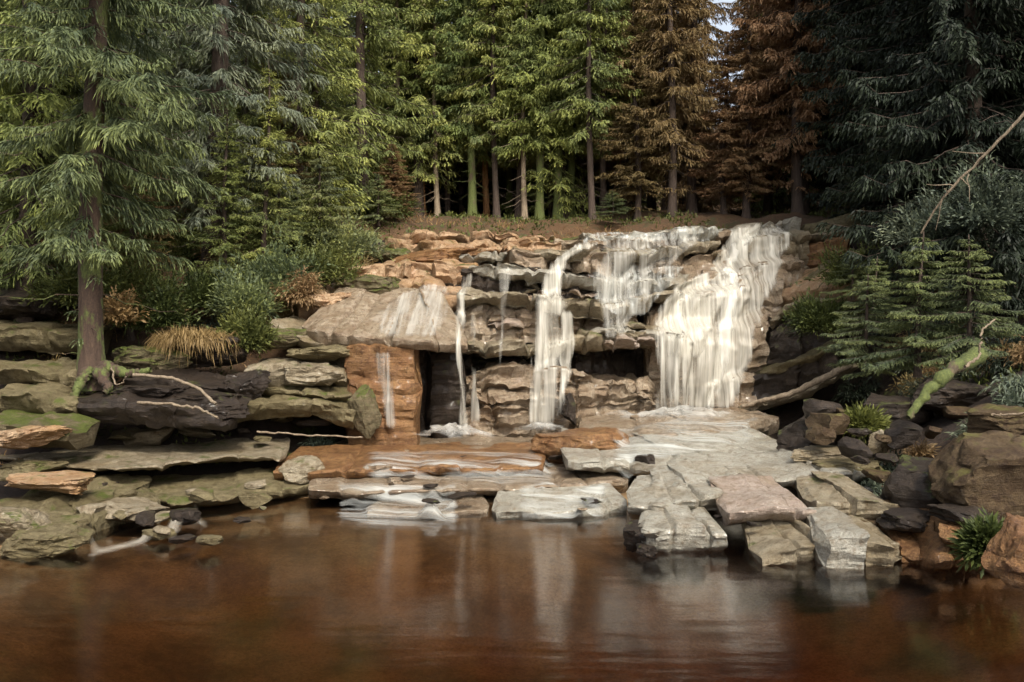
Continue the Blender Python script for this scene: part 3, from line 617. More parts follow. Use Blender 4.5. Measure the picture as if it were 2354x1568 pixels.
rk = random.Random(8)
def stones(n, x0, x1, y0, y1, zlo, zhi, smin, smax, kinds, group, seed, flat=.45):
    for i in range(n):
        px = rk.uniform(x0, x1); py = rk.uniform(y0, y1); f = (y1 - py) / (y1 - y0); z = zlo + (zhi - zlo) * f + rk.uniform(-.04, .06)
        c = onz(px, py, z) if py > CY + 60 and z < 2.2 else at(px, py, 20.5 + f * 3)
        w_ = rk.uniform(smin, smax) * c[1] / 16; mt, lab = rk.choice(kinds)
        V, F = boulder_geo(c, (w_, w_ * rk.uniform(.5, .9), w_ * flat * rk.uniform(.5, 1.2)), seed + i, 7, .07, sub=3, yaw=rk.uniform(0, 3), tilt=rk.uniform(-.2, .2))
        ALLT.append((V, F, False)); tag(put('stone', V, F, M[mt], crisp=30), lab, 'stone', group)
stones(46, -20, 800, 830, 1010, .9, 1.9, .35, 1.1, [('granite_dark', 'small black broken slab wedged in the left bank'), ('granite_olive', 'small olive broken slab wedged in the left bank'), ('granite', 'small tan broken slab wedged in the left bank')], 'broken slabs of the left bank', 1000, .35)
stones(26, -20, 640, 1100, 1240, .08, .4, .25, .7, [('granite_olive', 'small olive stone on the low left shore'), ('granite', 'small tan stone on the low left shore'), ('granite_dark', 'small dark stone on the low left shore')], 'loose stones on the left shore', 1100)
stones(26, 1460, 2180, 1110, 1290, .02, .65, .16, .5, [('granite', 'small tan stone lodged in the cracked right shelf'), ('granite_pale', 'small pale stone lodged in the cracked right shelf'), ('granite_dark', 'small dark stone lodged in the cracked right shelf')], 'loose stones on the right shelf', 1200)
stones(34, 1880, 2360, 900, 1220, .2, 1.9, .25, .9, [('granite_dark', 'small black stone half buried in the dark right bank'), ('granite_brown', 'small brown stone half buried in the dark right bank')], 'stones of the dark right bank', 1400, .5)
stones(18, 700, 1420, 1030, 1170, .2, .62, .2, .6, [('granite_wet', 'small wet stone on the midstream shelves'), ('granite_dark', 'small dark stone on the midstream shelves')], 'stones on the midstream shelves', 1300, .3)
def bvh(LV, LF, tris):
    V = np.concatenate(LV); F = np.concatenate(LF).tolist(); off = len(V); vs = [V]
    for (v, f) in tris: vs.append(v); F += (f + off).tolist(); off += len(v)
    V = np.concatenate(vs)
    return BVHTree.FromPolygons([tuple(p) for p in V], F)
CB = bvh(CLIFF_V, CLIFF_F, [(v, f) for v, f, c in ALLT if c])
AB = bvh(ALL_V, ALL_F, [(v, f) for v, f, c in ALLT])

# ------------------------------------------------------------------ falling water
def smooth1(A_, ax, it=1):
    for _ in range(it):
        P_ = np.pad(A_, [(1, 1) if a == ax else (0, 0) for a in range(A_.ndim)], 'edge')
        sl0 = [slice(None)] * A_.ndim; sl1 = list(sl0); sl2 = list(sl0)
        sl0[ax] = slice(0, -2); sl1[ax] = slice(1, -1); sl2[ax] = slice(2, None)
        A_ = P_[tuple(sl0)] * .25 + P_[tuple(sl1)] * .5 + P_[tuple(sl2)] * .25
    return A_
def fall_geo(rows, du=.05, off=.09, seed=0, bulge=.05, dz=.06, edge=.6):
    """rows: (py, pxL, pxR, Y); the sheet hugs the rock, jumps clear of overhangs and never runs backwards"""
    Rw = np.array([(at(a, py, Y)[2], at(a, py, Y)[0], at(b, py, Y)[0], Y) for py, a, b, Y in rows])
    zs = np.arange(Rw[0, 0], Rw[-1, 0] - 1e-6, -dz)
    zr = Rw[::-1, 0]
    XL = np.interp(zs, zr, Rw[::-1, 1]); XR = np.interp(zs, zr, Rw[::-1, 2]); Y0 = np.interp(zs, zr, Rw[::-1, 3])
    nu = max(5, int((XR - XL).max() / du)); us = np.linspace(0, 1, nu)
    n = len(zs); X = XL[:, None] + (XR - XL)[:, None] * us[None]
    X = X + .03 * fbm(np.stack([np.repeat(zs * 1.5, nu), np.tile(us * 9, n), np.zeros(n * nu)], 1), seed, 2).reshape(n, nu)
    Y = np.zeros((n, nu))
    for i in range(n):
        for j in range(nu):
            h = CB.ray_cast(Vector((X[i, j], Y0[i] - 3.2, zs[i])), Vector((0, 1, 0)), 8)
            y = h[0].y if h[0] is not None else Y0[i] + 1.5
            Y[i, j] = min(max(y, Y0[i] - 2.0), Y0[i] + 2.2)
    Yh = Y.copy()
    Y = np.minimum.accumulate(Y, 0)
    Y = smooth1(smooth1(Y, 0, 3), 1, 2); Y = np.minimum(Y, Yh)
    Y = Y - off - bulge * fbm(np.stack([np.repeat(zs * .8, nu), X.ravel() * 4, np.zeros(n * nu)], 1), seed + 4, 3).reshape(n, nu)
    V = np.stack([X, Y, np.repeat(zs[:, None], nu, 1)], -1).reshape(-1, 3)
    dv = np.concatenate([[0], np.cumsum(np.hypot(np.diff(Y.mean(1)), dz))])
    uv = np.stack([X.ravel(), np.repeat(dv, nu)], 1)
    ed = np.minimum(us, 1 - us) * 2; e = np.clip(ed * (XR - XL)[:, None] / edge, 0, 1)
    e = e * np.clip((np.arange(n) / 4.0), 0, 1)[:, None] ** .5 * np.clip((np.arange(n)[::-1] + .5) * dz / .35, 0, 1)[:, None] ** .6
    return V, gridF(n, nu), uv, e.ravel()
def fall(name, label, rows, mat, seed, parent=None, cat='waterfall', **k):
    V, F, uv, e = fall_geo(rows, seed=seed, **k)
    o = put(name, V, F, M[mat], parent, attrs={'edge': e}, uv=uv)
    if parent is None: tag(o, label, cat)
    return o
mf = empty('waterfall', tuple(at(1620, 965, 25)))
tag(mf, 'main white waterfall pouring from the highest lip at the right', 'waterfall')
fall('water_sheet', None, [(510, 1665, 1848, 28.9), (560, 1640, 1850, 27.9), (620, 1600, 1830, 27.0), (655, 1520, 1815, 26.7), (700, 1480, 1805, 26.2), (760, 1465, 1785, 25.6), (840, 1465, 1765, 25.4), (968, 1460, 1715, 25.1)], 'fall', 61, mf, edge=1.1, bulge=.10)
fall('main_strand', None, [(600, 1650, 1725, 27.2), (660, 1630, 1725, 26.5), (760, 1620, 1720, 25.6), (860, 1612, 1700, 25.4), (962, 1590, 1665, 25.1)], 'fall_thick', 62, mf, off=.14, edge=1.0, bulge=.09)
fall('right_strand', None, [(506, 1770, 1830, 29.3), (560, 1740, 1800, 28.2), (620, 1770, 1810, 27.2), (700, 1755, 1795, 26.2), (780, 1730, 1768, 25.6), (870, 1700, 1745, 25.3), (955, 1665, 1700, 25.1)], 'fall_thick', 63, mf, off=.12, edge=1.0, bulge=.09)
fall('upper_apron', None, [(640, 1590, 1740, 27.0), (690, 1505, 1700, 26.3), (750, 1485, 1670, 25.7), (840, 1490, 1640, 25.5)], 'fall', 64, mf, off=.10, edge=1.0, bulge=.09)
fall('upper_slide', None, [(512, 1700, 1790, 29.2), (560, 1660, 1745, 28.2), (610, 1640, 1720, 27.4), (650, 1600, 1720, 26.8)], 'fall_thick', 65, mf, off=.10, edge=1.0, bulge=.09)
cf = empty('waterfall', tuple(at(1250, 995, 23)))
tag(cf, 'tall central cascade dropping in steps to the basin', 'waterfall')
fall('water_sheet', None, [(545, 1310, 1440, 28.2), (575, 1270, 1380, 27.0), (600, 1235, 1340, 26.0), (640, 1215, 1330, 25.2), (672, 1210, 1330, 24.7), (700, 1195, 1320, 24.4), (780, 1190, 1335, 23.9), (860, 1185, 1325, 23.5), (1000, 1170, 1310, 23.3)], 'fall', 71, cf, edge=1.1)
fall('main_strand', None, [(590, 1255, 1320, 26.2), (640, 1235, 1290, 25.2), (690, 1225, 1275, 24.5), (740, 1225, 1280, 24.1), (800, 1222, 1285, 23.8), (900, 1215, 1270, 23.5), (1000, 1205, 1268, 23.3)], 'fall', 70, cf, off=.13, edge=.8)
fall('step_fan', None, [(660, 1180, 1345, 24.8), (700, 1190, 1350, 24.4), (745, 1215, 1330, 24.2)], 'fall', 85, cf, off=.10, edge=1.2)
fall('step_fan', None, [(765, 1180, 1400, 24.2), (800, 1195, 1350, 23.9), (850, 1205, 1320, 23.6)], 'fall', 86, cf, off=.10, edge=1.2)
fall('side_strand', None, [(700, 1270, 1340, 24.6), (790, 1270, 1350, 24.2), (900, 1260, 1320, 23.7), (985, 1255, 1295, 23.4)], 'fall', 72, cf)
lf = empty('waterfall', tuple(at(1060, 1005, 22.5)))
tag(lf, 'narrow left cascade in front of the black cave', 'waterfall')
fall('wide_veil', None, [(700, 1040, 1130, 24.6), (790, 1035, 1140, 23.2), (880, 1040, 1130, 22.4), (1000, 1020, 1140, 22.1)], 'fall_veil', 69, lf, edge=1.2)
fall('water_sheet', None, [(615, 1058, 1108, 26), (680, 1030, 1090, 24.6), (780, 1026, 1080, 22.3), (900, 1040, 1088, 22.1), (1005, 1036, 1100, 22)], 'fall', 73, lf, edge=.5)
fall('side_strand', None, [(780, 1060, 1100, 23), (880, 1060, 1110, 22.6), (1005, 1050, 1130, 22.2)], 'fall', 74, lf)
fall('water_veil', 'smooth brown translucent water curtain over the rusty wall', [(790, 790, 965, 21.6), (860, 800, 965, 21.4), (1010, 830, 975, 21.2)], 'fall_veil', 75, cat='waterfall', edge=1.4)
fall('water_veil', 'white film of water spreading over the wide upper ledges', [(530, 1330, 1690, 28.2), (580, 1330, 1640, 26.6), (640, 1300, 1580, 25.6), (690, 1310, 1560, 25.2), (740, 1330, 1510, 25.0), (800, 1330, 1490, 24.6)], 'fall_veil', 76, cat='waterfall', edge=1.6)
fall('water_veil', 'ragged white trickles crossing the ledges left of the central cascade', [(600, 1090, 1260, 25.8), (680, 1080, 1240, 24.8), (770, 1075, 1230, 24.0), (860, 1080, 1220, 23.6), (960, 1090, 1200, 23.4)], 'fall_veil', 77, cat='waterfall', edge=1.8)
fall('water_veil', 'short white cascade on the dark ledges right of the main lip', [(590, 1835, 1880, 27.4), (640, 1825, 1865, 26.8), (690, 1815, 1850, 26.3)], 'fall', 78, cat='waterfall')

fall('water_film', 'white film of water fanning down the smooth left slab', [(645, 930, 1085, 25.2), (690, 840, 1090, 24.4), (735, 800, 1090, 23.4), (800, 840, 1080, 22.0)], 'fall_veil', 79, cat='waterfall', off=.05, du=.06, dz=.035, edge=1.6)
fall('water_film', 'pale skin of water along the flat top of the upper ledges', [(516, 1345, 1700, 29.6), (535, 1320, 1690, 28.6), (570, 1290, 1660, 27.2)], 'film', 80, cat='waterfall', off=.03, dz=.03, edge=1.0)
fall('water_film', 'white water smeared across the broken ledges left of the main fall', [(600, 1400, 1640, 27.0), (640, 1330, 1600, 26.0), (690, 1320, 1560, 25.4), (750, 1400, 1520, 25.0)], 'film', 87, cat='waterfall', off=.05, dz=.04, edge=1.2)
# water draped over gently sloping rock
def drape(name, label, pts, mat, seed, lift=.035, z0=.6, cat='stream', parent=None, ds=.06, soft=False):
    """pts: (px, pyFar, pyNear) strip across the picture, laid on the rock from above"""
    n = 0; rows = []
    P = np.array(pts, float)
    pxs = np.arange(P[0, 0], P[-1, 0], max(4, ds * FPX / 20))
    fa = np.interp(pxs, P[:, 0], P[:, 1]); ne = np.interp(pxs, P[:, 0], P[:, 2])
    m = 34
    V, uv, e = [], [], []
    for i, px in enumerate(pxs):
        a = onz(px, fa[i], z0); b = onz(px, ne[i], z0)
        for j in range(m):
            f = j / (m - 1); p = a * (1 - f) + b * f
            h = AB.ray_cast(Vector((p[0], p[1], 1.15)), Vector((0, 0, -1)), 4)
            z = h[0].z if h[0] is not None else -.1
            V.append((p[0], p[1], max(z, .0))); uv.append((p[1] * .6 + p[0] * .12, p[0]))
            e.append(min(1, (2 if soft else 4) * min(f, 1 - f), 5 * min(i, len(pxs) - 1 - i) / len(pxs)))
    V = np.array(V).reshape(len(pxs), m, 3)
    V[..., 2] = smooth1(smooth1(V[..., 2], 0, 3), 1, 1) + lift
    V = V.reshape(-1, 3)
    o = put(name, V, gridF(len(pxs), m), M[mat], parent, attrs={'edge': e}, uv=uv)
    if parent is None: tag(o, label, cat)
    return o
drape('stream', 'thin silvery water running over the pale right shelf', [(1320, 1000, 1068), (1500, 985, 1072), (1700, 955, 1056), (1840, 930, 1036)], 'film', 81, z0=.8)
drape('stream', 'silvery water streaks on the rust brown midstream shelves', [(735, 1046, 1096), (900, 1040, 1106), (1200, 1045, 1112), (1400, 1070, 1110)], 'film', 82, z0=.5)
drape('stream', 'pale sheet of water sliding over the lowest steps into the pool', [(700, 1108, 1158), (850, 1110, 1200), (1000, 1112, 1204), (1130, 1110, 1194)], 'film', 83, z0=.25)
drape('stream', 'water sheet over the whitish slab at the pool edge', [(1140, 1120, 1184), (1300, 1110, 1182), (1450, 1120, 1168)], 'film', 84, z0=.25)

def foam(name, label, px, py, Y, w_, h_, dep, seed, parent=None):
    c = at(px, py, Y); s = Y / FPX
    n, m = 26, 44; V, e, uv = [], [], []
    for i in range(n):
        r = i / (n - 1)
        for j in range(m):
            a = 2 * math.pi * j / m
            V.append((c[0] + math.cos(a) * r * w_ * s / 2, c[1] + math.sin(a) * r * dep / 2, c[2] + h_ * s * (1 - r ** 1.6)))
            e.append(min(1, (1 - r ** 1.5) * 1.35)); uv.append((V[-1][0], V[-1][1] + V[-1][2]))
    V = np.array(V); V += .14 * np.stack([fbm(V * 3 + 9 * k, seed + k, 3) for k in range(3)], 1) * np.array([1, 1, .8])
    o = put(name, V, gridF(n, m, True), M['foam'], parent, attrs={'edge': e}, uv=uv)
    if parent is None: tag(o, label, 'splash')
    return o
foam('splash', 'white splash mound at the foot of the left cascade', 1040, 1016, 21.4, 290, 34, 2.0, 91)
foam('splash', 'bright splash at the foot of the central cascade', 1240, 1004, 22.4, 190, 36, 1.6, 92)
foam('splash', 'broad bright foam below the main waterfall', 1560, 978, 23.9, 500, 38, 2.4, 93)
foam('splash', 'white spray on the rock between the central and main falls', 1350, 900, 24.2, 120, 26, .8, 94)
# reflection highlight on the pool, painted as a pale sheet at its edge
drape('painted_highlight', 'milky painted highlight on the pool off the left shore rocks', [(165, 1262, 1296), (260, 1240, 1284), (360, 1212, 1262), (430, 1180, 1240), (452, 1176, 1232), (520, 1200, 1225)], 'painted_highlight', 95, z0=.0, soft=True, lift=.006, cat='foam')

# ------------------------------------------------------------------ trees
class Buf:
    def __init__(s): s.V, s.F, s.t, s.tip, s.n = [], [], [], [], 0
    def add(s, V, F, t, tip):
        s.V.append(V); s.F.append(F + s.n); s.t.append(t); s.tip.append(tip); s.n += len(V)
    def arrays(s): return np.concatenate(s.V), np.concatenate(s.F), np.concatenate(s.t), np.concatenate(s.tip)
def unit(a): return a / (np.linalg.norm(a, axis=-1, keepdims=True) + 1e-9)
def sprays(buf, rg, P, D, L, W, nseg=3, droop=.25, tint=None):
    """chains of small pointed leaf faces that start at P and run along D"""
    n = len(P); D = unit(D); p = P.copy(); d = D.copy()
    tint = rg.rand(n) if tint is None else tint
    for k in range(nseg):
        l = (L / nseg) * 1.25; wd = W * (1 - .45 * k / nseg)
        sd = unit(np.cross(d, unit(rg.normal(size=(n, 3)) * .55 + np.array([0, 0, 1.0]))))
        a = p; m_ = p + d * (l * .42)[:, None]; tipp = p + d * l[:, None]
        V = np.stack([a, m_ + sd * wd[:, None], tipp, m_ - sd * wd[:, None]], 1).reshape(-1, 3)
        F = np.arange(4 * n).reshape(-1, 4)
        buf.add(V, F, np.repeat(tint, 4), np.tile(np.array([.0, .3, 1, .3]) * ((k + 1) / nseg), n))
        p = p + d * (L / nseg)[:, None]; d = unit(d + np.array([0, 0, -droop]) + rg.normal(size=(n, 3)) * .16)
def tube(path, rad, k=6):
    path = np.asarray(path, float); n = len(path); T = unit(np.gradient(path, axis=0))
    ref = np.array([0, 0, 1.0]) if abs(T[:, 2]).mean() < .8 else np.array([1.0, 0, 0])
    A_ = unit(np.cross(T, ref)); B_ = np.cross(T, A_)
    an = np.arange(k) / k * 2 * math.pi
    V = path[:, None] + (A_[:, None] * np.cos(an)[None, :, None] + B_[:, None] * np.sin(an)[None, :, None]) * np.asarray(rad)[:, None, None]
    V = V.reshape(-1, 3); return V, gridF(n, k, True)
def joinVF(parts):
    V, F, o = [], [], 0
    for v, f in parts: V.append(v); F.append(f + o); o += len(v)
    return np.concatenate(V), np.concatenate(F)
def spruce(seed, H, r, zc, Lmax, dens=1.0, droop=.25, wsc=1.0, tops=17.0, dead=0.0, flare=1.6, lean=0.0, nw=.028):
    rg = np.random.RandomState(seed)
    zz = np.concatenate([np.linspace(0, 1.2, 7), np.linspace(1.6, H, 26)])
    bx = .12 * np.sin(zz * .31 + seed) + lean * zz; by = .12 * np.cos(zz * .27 + seed * 2) - .12 * math.cos(seed * 2)
    bx = bx - bx[0]
    rad = r * (1 - zz / H) ** .75 * (1 + (flare - 1) * np.exp(-zz / .35)) + .012
    tv, tf = tube(np.stack([bx, by, zz], 1), rad, 14)
    ang = np.arctan2(tv[:, 1], tv[:, 0]); tv[:, :2] += (.10 * r * fbm(np.stack([np.cos(ang) * 1.6, np.sin(ang) * 1.6, tv[:, 2] * .8], 1), seed, 3))[:, None] * np.stack([np.cos(ang), np.sin(ang)], 1)
    parts = [(tv, tf)]; buf = Buf()
    def axis(z): return np.array([np.interp(z, zz, bx), np.interp(z, zz, by), z])
    z = .8
    while z < H * .97:
        live = z > zc; t = (z - zc) / (H - zc) if live else 0
        if live:
            Lb = Lmax * min(1, .55 + t * 3.2) * (1 - t) ** .75; nb = rg.randint(3, 6)
        else:
            Lb = rg.uniform(.3, 1.3) * min(1.6, Lmax * .5); nb = rg.randint(1, 4)
        for b in range(nb):
            az = rg.uniform(0, 6.283); L = Lb * rg.uniform(.65, 1.15)
            el = .25 - .55 * (1 - t) + rg.uniform(-.15, .15) if live else rg.uniform(-.5, 0)
            hd = np.array([math.cos(az), math.sin(az), 0]); ns = 7
            s = np.linspace(0, 1, ns)
            curve = el * s + (-.28 * s ** 1.5 + .22 * s ** 3.5) * (1.2 if live else .3)
            path = axis(z)[None] + hd[None] * (s * L)[:, None] + np.array([0, 0, 1.0])[None] * (curve * L)[:, None]
            path[1:] += rg.normal(size=(ns - 1, 3)) * .02 * L
            if z < tops: parts.append(tube(path, (.022 + .004 * L) * (1 - s * .85) * (1 if live else .6), 3))
            if not live and rg.rand() > dead: continue
            nt = int(max(4, L * 27 * dens * (1 if z < tops else .5)) * (1 if live else .35))
            tt = 1 - rg.rand(nt) ** 1.25 * .92
            bp_ = np.stack([np.interp(tt, s, path[:, k]) for k in range(3)], 1)
            fwd = unit(path[-1] - path[0]); lat = unit(np.cross(fwd, np.array([0, 0, 1.0])))
            sg = np.where(rg.rand(nt) > .5, 1, -1)[:, None]
            D = fwd[None] * rg.uniform(.4, 1.1, (nt, 1)) + lat[None] * sg * rg.uniform(.35, 1.1, (nt, 1)) + np.array([0, 0, -1.0]) * rg.uniform(.0, .55 + droop, (nt, 1)) + rg.normal(size=(nt, 3)) * .15
            Ls = rg.uniform(.25, .55, nt) * (1.25 - .55 * tt) * wsc * min(1.3, .6 + L * .25)
            sprays(buf, rg, bp_, D, Ls, np.full(nt, nw) * wsc * rg.uniform(.7, 1.4, nt), 3, droop, np.clip(rg.rand() * .6 + rg.rand(nt) * .4, 0, 1))
        z += rg.uniform(.2, .36) * (1 if z < tops else 2.2) / (1 if live else .8)
    return joinVF(parts), buf.arrays()
def tree_proto(seed, bark, needle, **k):
    (tv, tf), (cv, cf, t, tip) = spruce(seed, **k)
    return mesh('trunk', tv, tf, M[bark]), mesh('crown', cv, cf, M[needle], False, {'tint': t, 'tip': tip})
PR = {
    'bigA': tree_proto(1, 'bark_moss', 'n_mid', H=23, r=.25, zc=3.0, Lmax=2.9, droop=.35, dead=.3, dens=2.1, nw=.019),
    'bigB': tree_proto(2, 'bark', 'n_blue', H=22, r=.27, zc=2.6, Lmax=3.0, droop=.35, dead=.3, dens=1.9, nw=.022),
    'green1': tree_proto(3, 'bark', 'n_green', H=19, r=.20, zc=2.0, Lmax=2.8, droop=.25),
    'green2': tree_proto(4, 'bark', 'n_green', H=17, r=.17, zc=1.0, Lmax=2.5, droop=.2, dens=1.1),
    'blue1': tree_proto(5, 'bark', 'n_blue', H=20, r=.22, zc=3.0, Lmax=3.0, droop=.3),
    'dead1': tree_proto(6, 'bark', 'n_dead', H=20, r=.20, zc=2.6, Lmax=2.6, droop=.35, dens=1.9, dead=.8),
    'dead2': tree_proto(7, 'bark', 'n_dead', H=17, r=.14, zc=2.4, Lmax=2.1, droop=.35, dens=1.9, dead=.8),
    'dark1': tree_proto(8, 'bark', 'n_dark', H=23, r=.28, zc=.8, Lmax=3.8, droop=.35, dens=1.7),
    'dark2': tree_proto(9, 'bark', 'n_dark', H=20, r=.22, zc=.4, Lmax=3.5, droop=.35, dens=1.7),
    'thin': tree_proto(10, 'bark', 'n_green', H=16, r=.11, zc=3.0, Lmax=2.0, droop=.3, dens=1.3),
    'thin_green': tree_proto(11, 'bark_green', 'n_green', H=17, r=.15, zc=3.0, Lmax=2.1, droop=.3, dens=1.3),
    'thin_orange': tree_proto(12, 'bark_orange', 'n_green', H=16, r=.12, zc=2.7, Lmax=2.0, droop=.3, dens=1.3),
    'thin_pale': tree_proto(13, 'bark_pale', 'n_green', H=15, r=.09, zc=2.8, Lmax=1.8, droop=.3, dens=1.3),
    'young': tree_proto(14, 'bark', 'n_mid', H=6.0, r=.06, zc=.2, Lmax=1.7, droop=.45, dens=4.5, wsc=.75, nw=.017),
}
TN = random.Random(5)
def tree(kind, label, X, Y, name='spruce_tree', group=None, sc=1.0, z=None, rz=None, sx=None, cat='tree'):
    zz = float(gz(X, Y)[0]) - .08 if z is None else z
    o = empty(name, (X, Y, zz)); o.rotation_euler = (0, 0, TN.uniform(0, 6.28) if rz is None else rz); o.scale = (sx or sc, sx or sc, sc)
    tag(o, label, cat, group)
    t, c = PR[kind]; link('trunk', t, o); link('crown', c, o)
    return o
def tpx(kind, label, px, Y, **k): return tree(kind, label, (px - CX) / FPX * Y, Y, **k)
p = at(212, 892, 20); tree('bigA', 'tall mossy trunked spruce with spreading roots on the left bank', p[0], 20, z=p[2] - .05)
p = at(485, 662, 26); tree('bigB', 'straight grey green spruce trunk rising above the mossy left bank', p[0], 26, z=p[2] - .1)
tpx('bigB', 'spruce with reddish trunk at the far left behind the mossy trunk', 66, 31)
tpx('green2', 'bright green young spruce left of the thin trunk thicket', 690, 29.5)
tpx('green2', 'green sapling with yellow tips in front of the straight trunk', 520, 25.2, sc=0.34, sx=.5)
tpx('green2', 'low green spruce in front of the grey green shrubs', 610, 25.6, sc=0.4, sx=.5)
tpx('green2', 'spruce sapling beside the mossy trunk of the left bank', 300, 23.5, sc=0.36, sx=.5)
tpx('green2', 'green sapling at the far left behind the olive ledge', 60, 23, sc=0.4, sx=.5)
tpx('green1', 'yellow green spruce with a brown trunk above the thicket', 838, 34.5)
tpx('green1', 'tall light green spruce in the centre behind the upper ledges', 960, 38)
tpx('blue1', 'grey green spruce behind the straight left trunk', 600, 33)
tpx('green2', 'green spruce with drooping boughs between the two left trunks', 360, 30)
tpx('blue1', 'bluish spruce filling the gap left of the straight trunk', 290, 36)
tpx('green1', 'pale green spruce at the top centre of the forest wall', 1180, 42)
tpx('green2', 'light green bushy spruce just left of the brown dead spruces', 1290, 37)
tpx('green2', 'bright spruce with low boughs above the dry grass', 420, 28.5, sc=.8)
tpx('green2', 'young spruce with low green boughs right of the straight trunk', 560, 28, sc=.62)
tpx('green2', 'young spruce with yellow green tips above the mossy bank', 720, 30.5, sc=.7)
tpx('blue1', 'dense grey green spruce behind the bright young spruce', 760, 37, sc=.9)
tpx('green2', 'green spruce hanging over the left end of the thicket', 850, 40)
tpx('green2', 'green spruce with low boughs at the far left slope', 150, 30, sc=.85)
tpx('green1', 'green spruce whose boughs hang over the brown slope', -20, 27)
tpx('green1', 'green spruce behind the middle of the thicket', 1090, 45)
tpx('green1', 'green tipped spruce bordering the brown dead spruces', 1400, 43)
tpx('dead2', 'low brown dead spruce under the sky gap', 1665, 35, sc=.38, sx=.8)
tpx('dead1', 'short brown dead spruce right of the sky gap', 1715, 34.5, sc=.45, sx=.7)
tpx('dead2', 'short brown dead spruce at the left end of the brown group', 1465, 34.5, sc=.5, sx=.8)
tpx('dead1', 'brown dead spruce half hidden by its larger dead neighbour', 1530, 37.5, sc=.8, sx=.9)
tpx('dead2', 'withered brown sapling behind the dry grass of the left bank', 330, 27, sc=.34, sx=.7)
tpx('dead2', 'withered reddish sapling at the edge of the thicket', 905, 33.5, sc=.17, sx=.5)
tpx('dead2', 'withered brown sapling right of the straight left trunk', 625, 29, sc=.42, sx=.8)
tpx('dead2', 'withered sapling on the far left slope', 90, 29.5, sc=.4, sx=.9)
tpx('dead1', 'brown dead spruce nearest to the dark right forest', 1835, 33.5, sc=.95)
tpx('dead2', 'brown dead spruce left of all the other dead spruces', 1385, 40)
tpx('dead1', 'brown dead spruce behind the slender pale pole', 1500, 41)
tpx('dead1', 'reddish dead spruce between the lip of the fall and the dark forest', 1905, 39)
tpx('dead1', 'largest rust brown dead spruce above the wide upper ledges', 1590, 36, sc=1.0, sx=.8)
tpx('dead2', 'slender dead spruce on a pale bare pole', 1545, 34.5)
tpx('dead1', 'brown dead spruce left of the slender pale pole', 1440, 38.5)
tpx('dead1', 'brown dead spruce above the lip of the main waterfall', 1765, 38, sc=1.0, sx=.8)
tpx('dead2', 'small dead brown spruce next to the dark right forest', 1850, 35)
tpx('green2', 'olive spruce between the dead spruces and the dark forest', 1790, 44)
for px, Y, kind in ((885, 40, 'thin'), (905, 38, 'thin_pale'), (928, 39, 'thin_orange'), (952, 41, 'thin_orange'), (972, 38.5, 'thin_orange'), (1006, 37.5, 'thin_pale'), (1030, 40, 'thin'), (1062, 42, 'thin'), (1086, 37, 'thin_green'), (1120, 39, 'thin_orange'), (1142, 36.5, 'thin'), (1172, 41, 'thin_green'), (1190, 37, 'thin'), (1206, 36, 'thin_pale'), (1240, 36, 'thin_green'), (1268, 38, 'thin'), (1282, 36, 'thin_green'), (1312, 37, 'thin_green'), (1338, 38, 'thin'), (1362, 34.5, 'thin'), (1388, 36, 'thin')):
    lab = {'thin': 'thin dark spruce pole in the thicket above the left cascade', 'thin_green': 'thin moss green spruce pole in the thicket above the ledges',
           'thin_orange': 'thin trunk painted sunlit orange in the dark thicket', 'thin_pale': 'thin pale trunk in the dark thicket above the ledges'}[kind]
    tpx(kind, lab, px, Y, group=lab.replace('thin', 'thin trunks:', 1) if False else {'thin': 'dark poles in the thicket', 'thin_green': 'mossy poles in the thicket', 'thin_orange': 'sunlit-painted trunks in the thicket', 'thin_pale': 'pale trunks in the thicket'}[kind])
for i, px in enumerate(range(860, 1440, 44)):
    tpx('dark2', 'low dark spruce added to blacken the gap behind the thin trunks', px + TN.uniform(-12, 12), 43 + TN.uniform(-1, 2), group='added dark undergrowth behind the thicket', sc=TN.uniform(.2, .27), sx=.5)  # dark trees added to deepen the shade behind the thicket
for i, px in enumerate(range(1600, 1860, 36)):
    tpx('dead2', 'low brown dead spruce behind the lip of the main waterfall', px + TN.uniform(-10, 10), 47 + TN.uniform(-2, 3), group='low dead spruces behind the lip', sc=TN.uniform(.28, .4), sx=.5)
# dark forest on the right bank
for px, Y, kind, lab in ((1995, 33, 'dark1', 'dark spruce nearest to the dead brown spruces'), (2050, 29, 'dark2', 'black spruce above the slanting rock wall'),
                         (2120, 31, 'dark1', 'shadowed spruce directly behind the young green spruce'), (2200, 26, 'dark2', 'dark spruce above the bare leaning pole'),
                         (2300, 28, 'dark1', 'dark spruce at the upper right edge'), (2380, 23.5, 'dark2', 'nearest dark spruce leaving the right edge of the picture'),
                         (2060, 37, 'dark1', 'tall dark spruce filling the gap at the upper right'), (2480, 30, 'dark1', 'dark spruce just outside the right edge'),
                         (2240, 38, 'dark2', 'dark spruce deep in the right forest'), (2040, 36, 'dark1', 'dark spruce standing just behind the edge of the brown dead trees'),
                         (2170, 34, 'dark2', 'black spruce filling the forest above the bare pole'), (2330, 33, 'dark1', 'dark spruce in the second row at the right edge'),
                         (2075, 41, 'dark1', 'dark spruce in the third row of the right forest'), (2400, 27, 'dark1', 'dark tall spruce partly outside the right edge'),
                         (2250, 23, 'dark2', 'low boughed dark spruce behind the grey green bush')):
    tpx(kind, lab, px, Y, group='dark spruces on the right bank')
p = at(2110, 868, 19.6); tree('young', 'small bright green young spruce on the rock right of the main fall', p[0], 19.6, z=p[2], sc=.50, sx=.95)
p = at(2230, 800, 18.6); tree('young', 'drooping young spruce right behind the mossy log', p[0], 18.6, z=p[2] - .3, sc=.42, sx=.85)
p = at(1990, 840, 20.6); tree('young', 'young spruce with drooping boughs between the fall and the larger young spruce', p[0], 20.6, z=p[2] - .2, sc=.36, sx=.8)
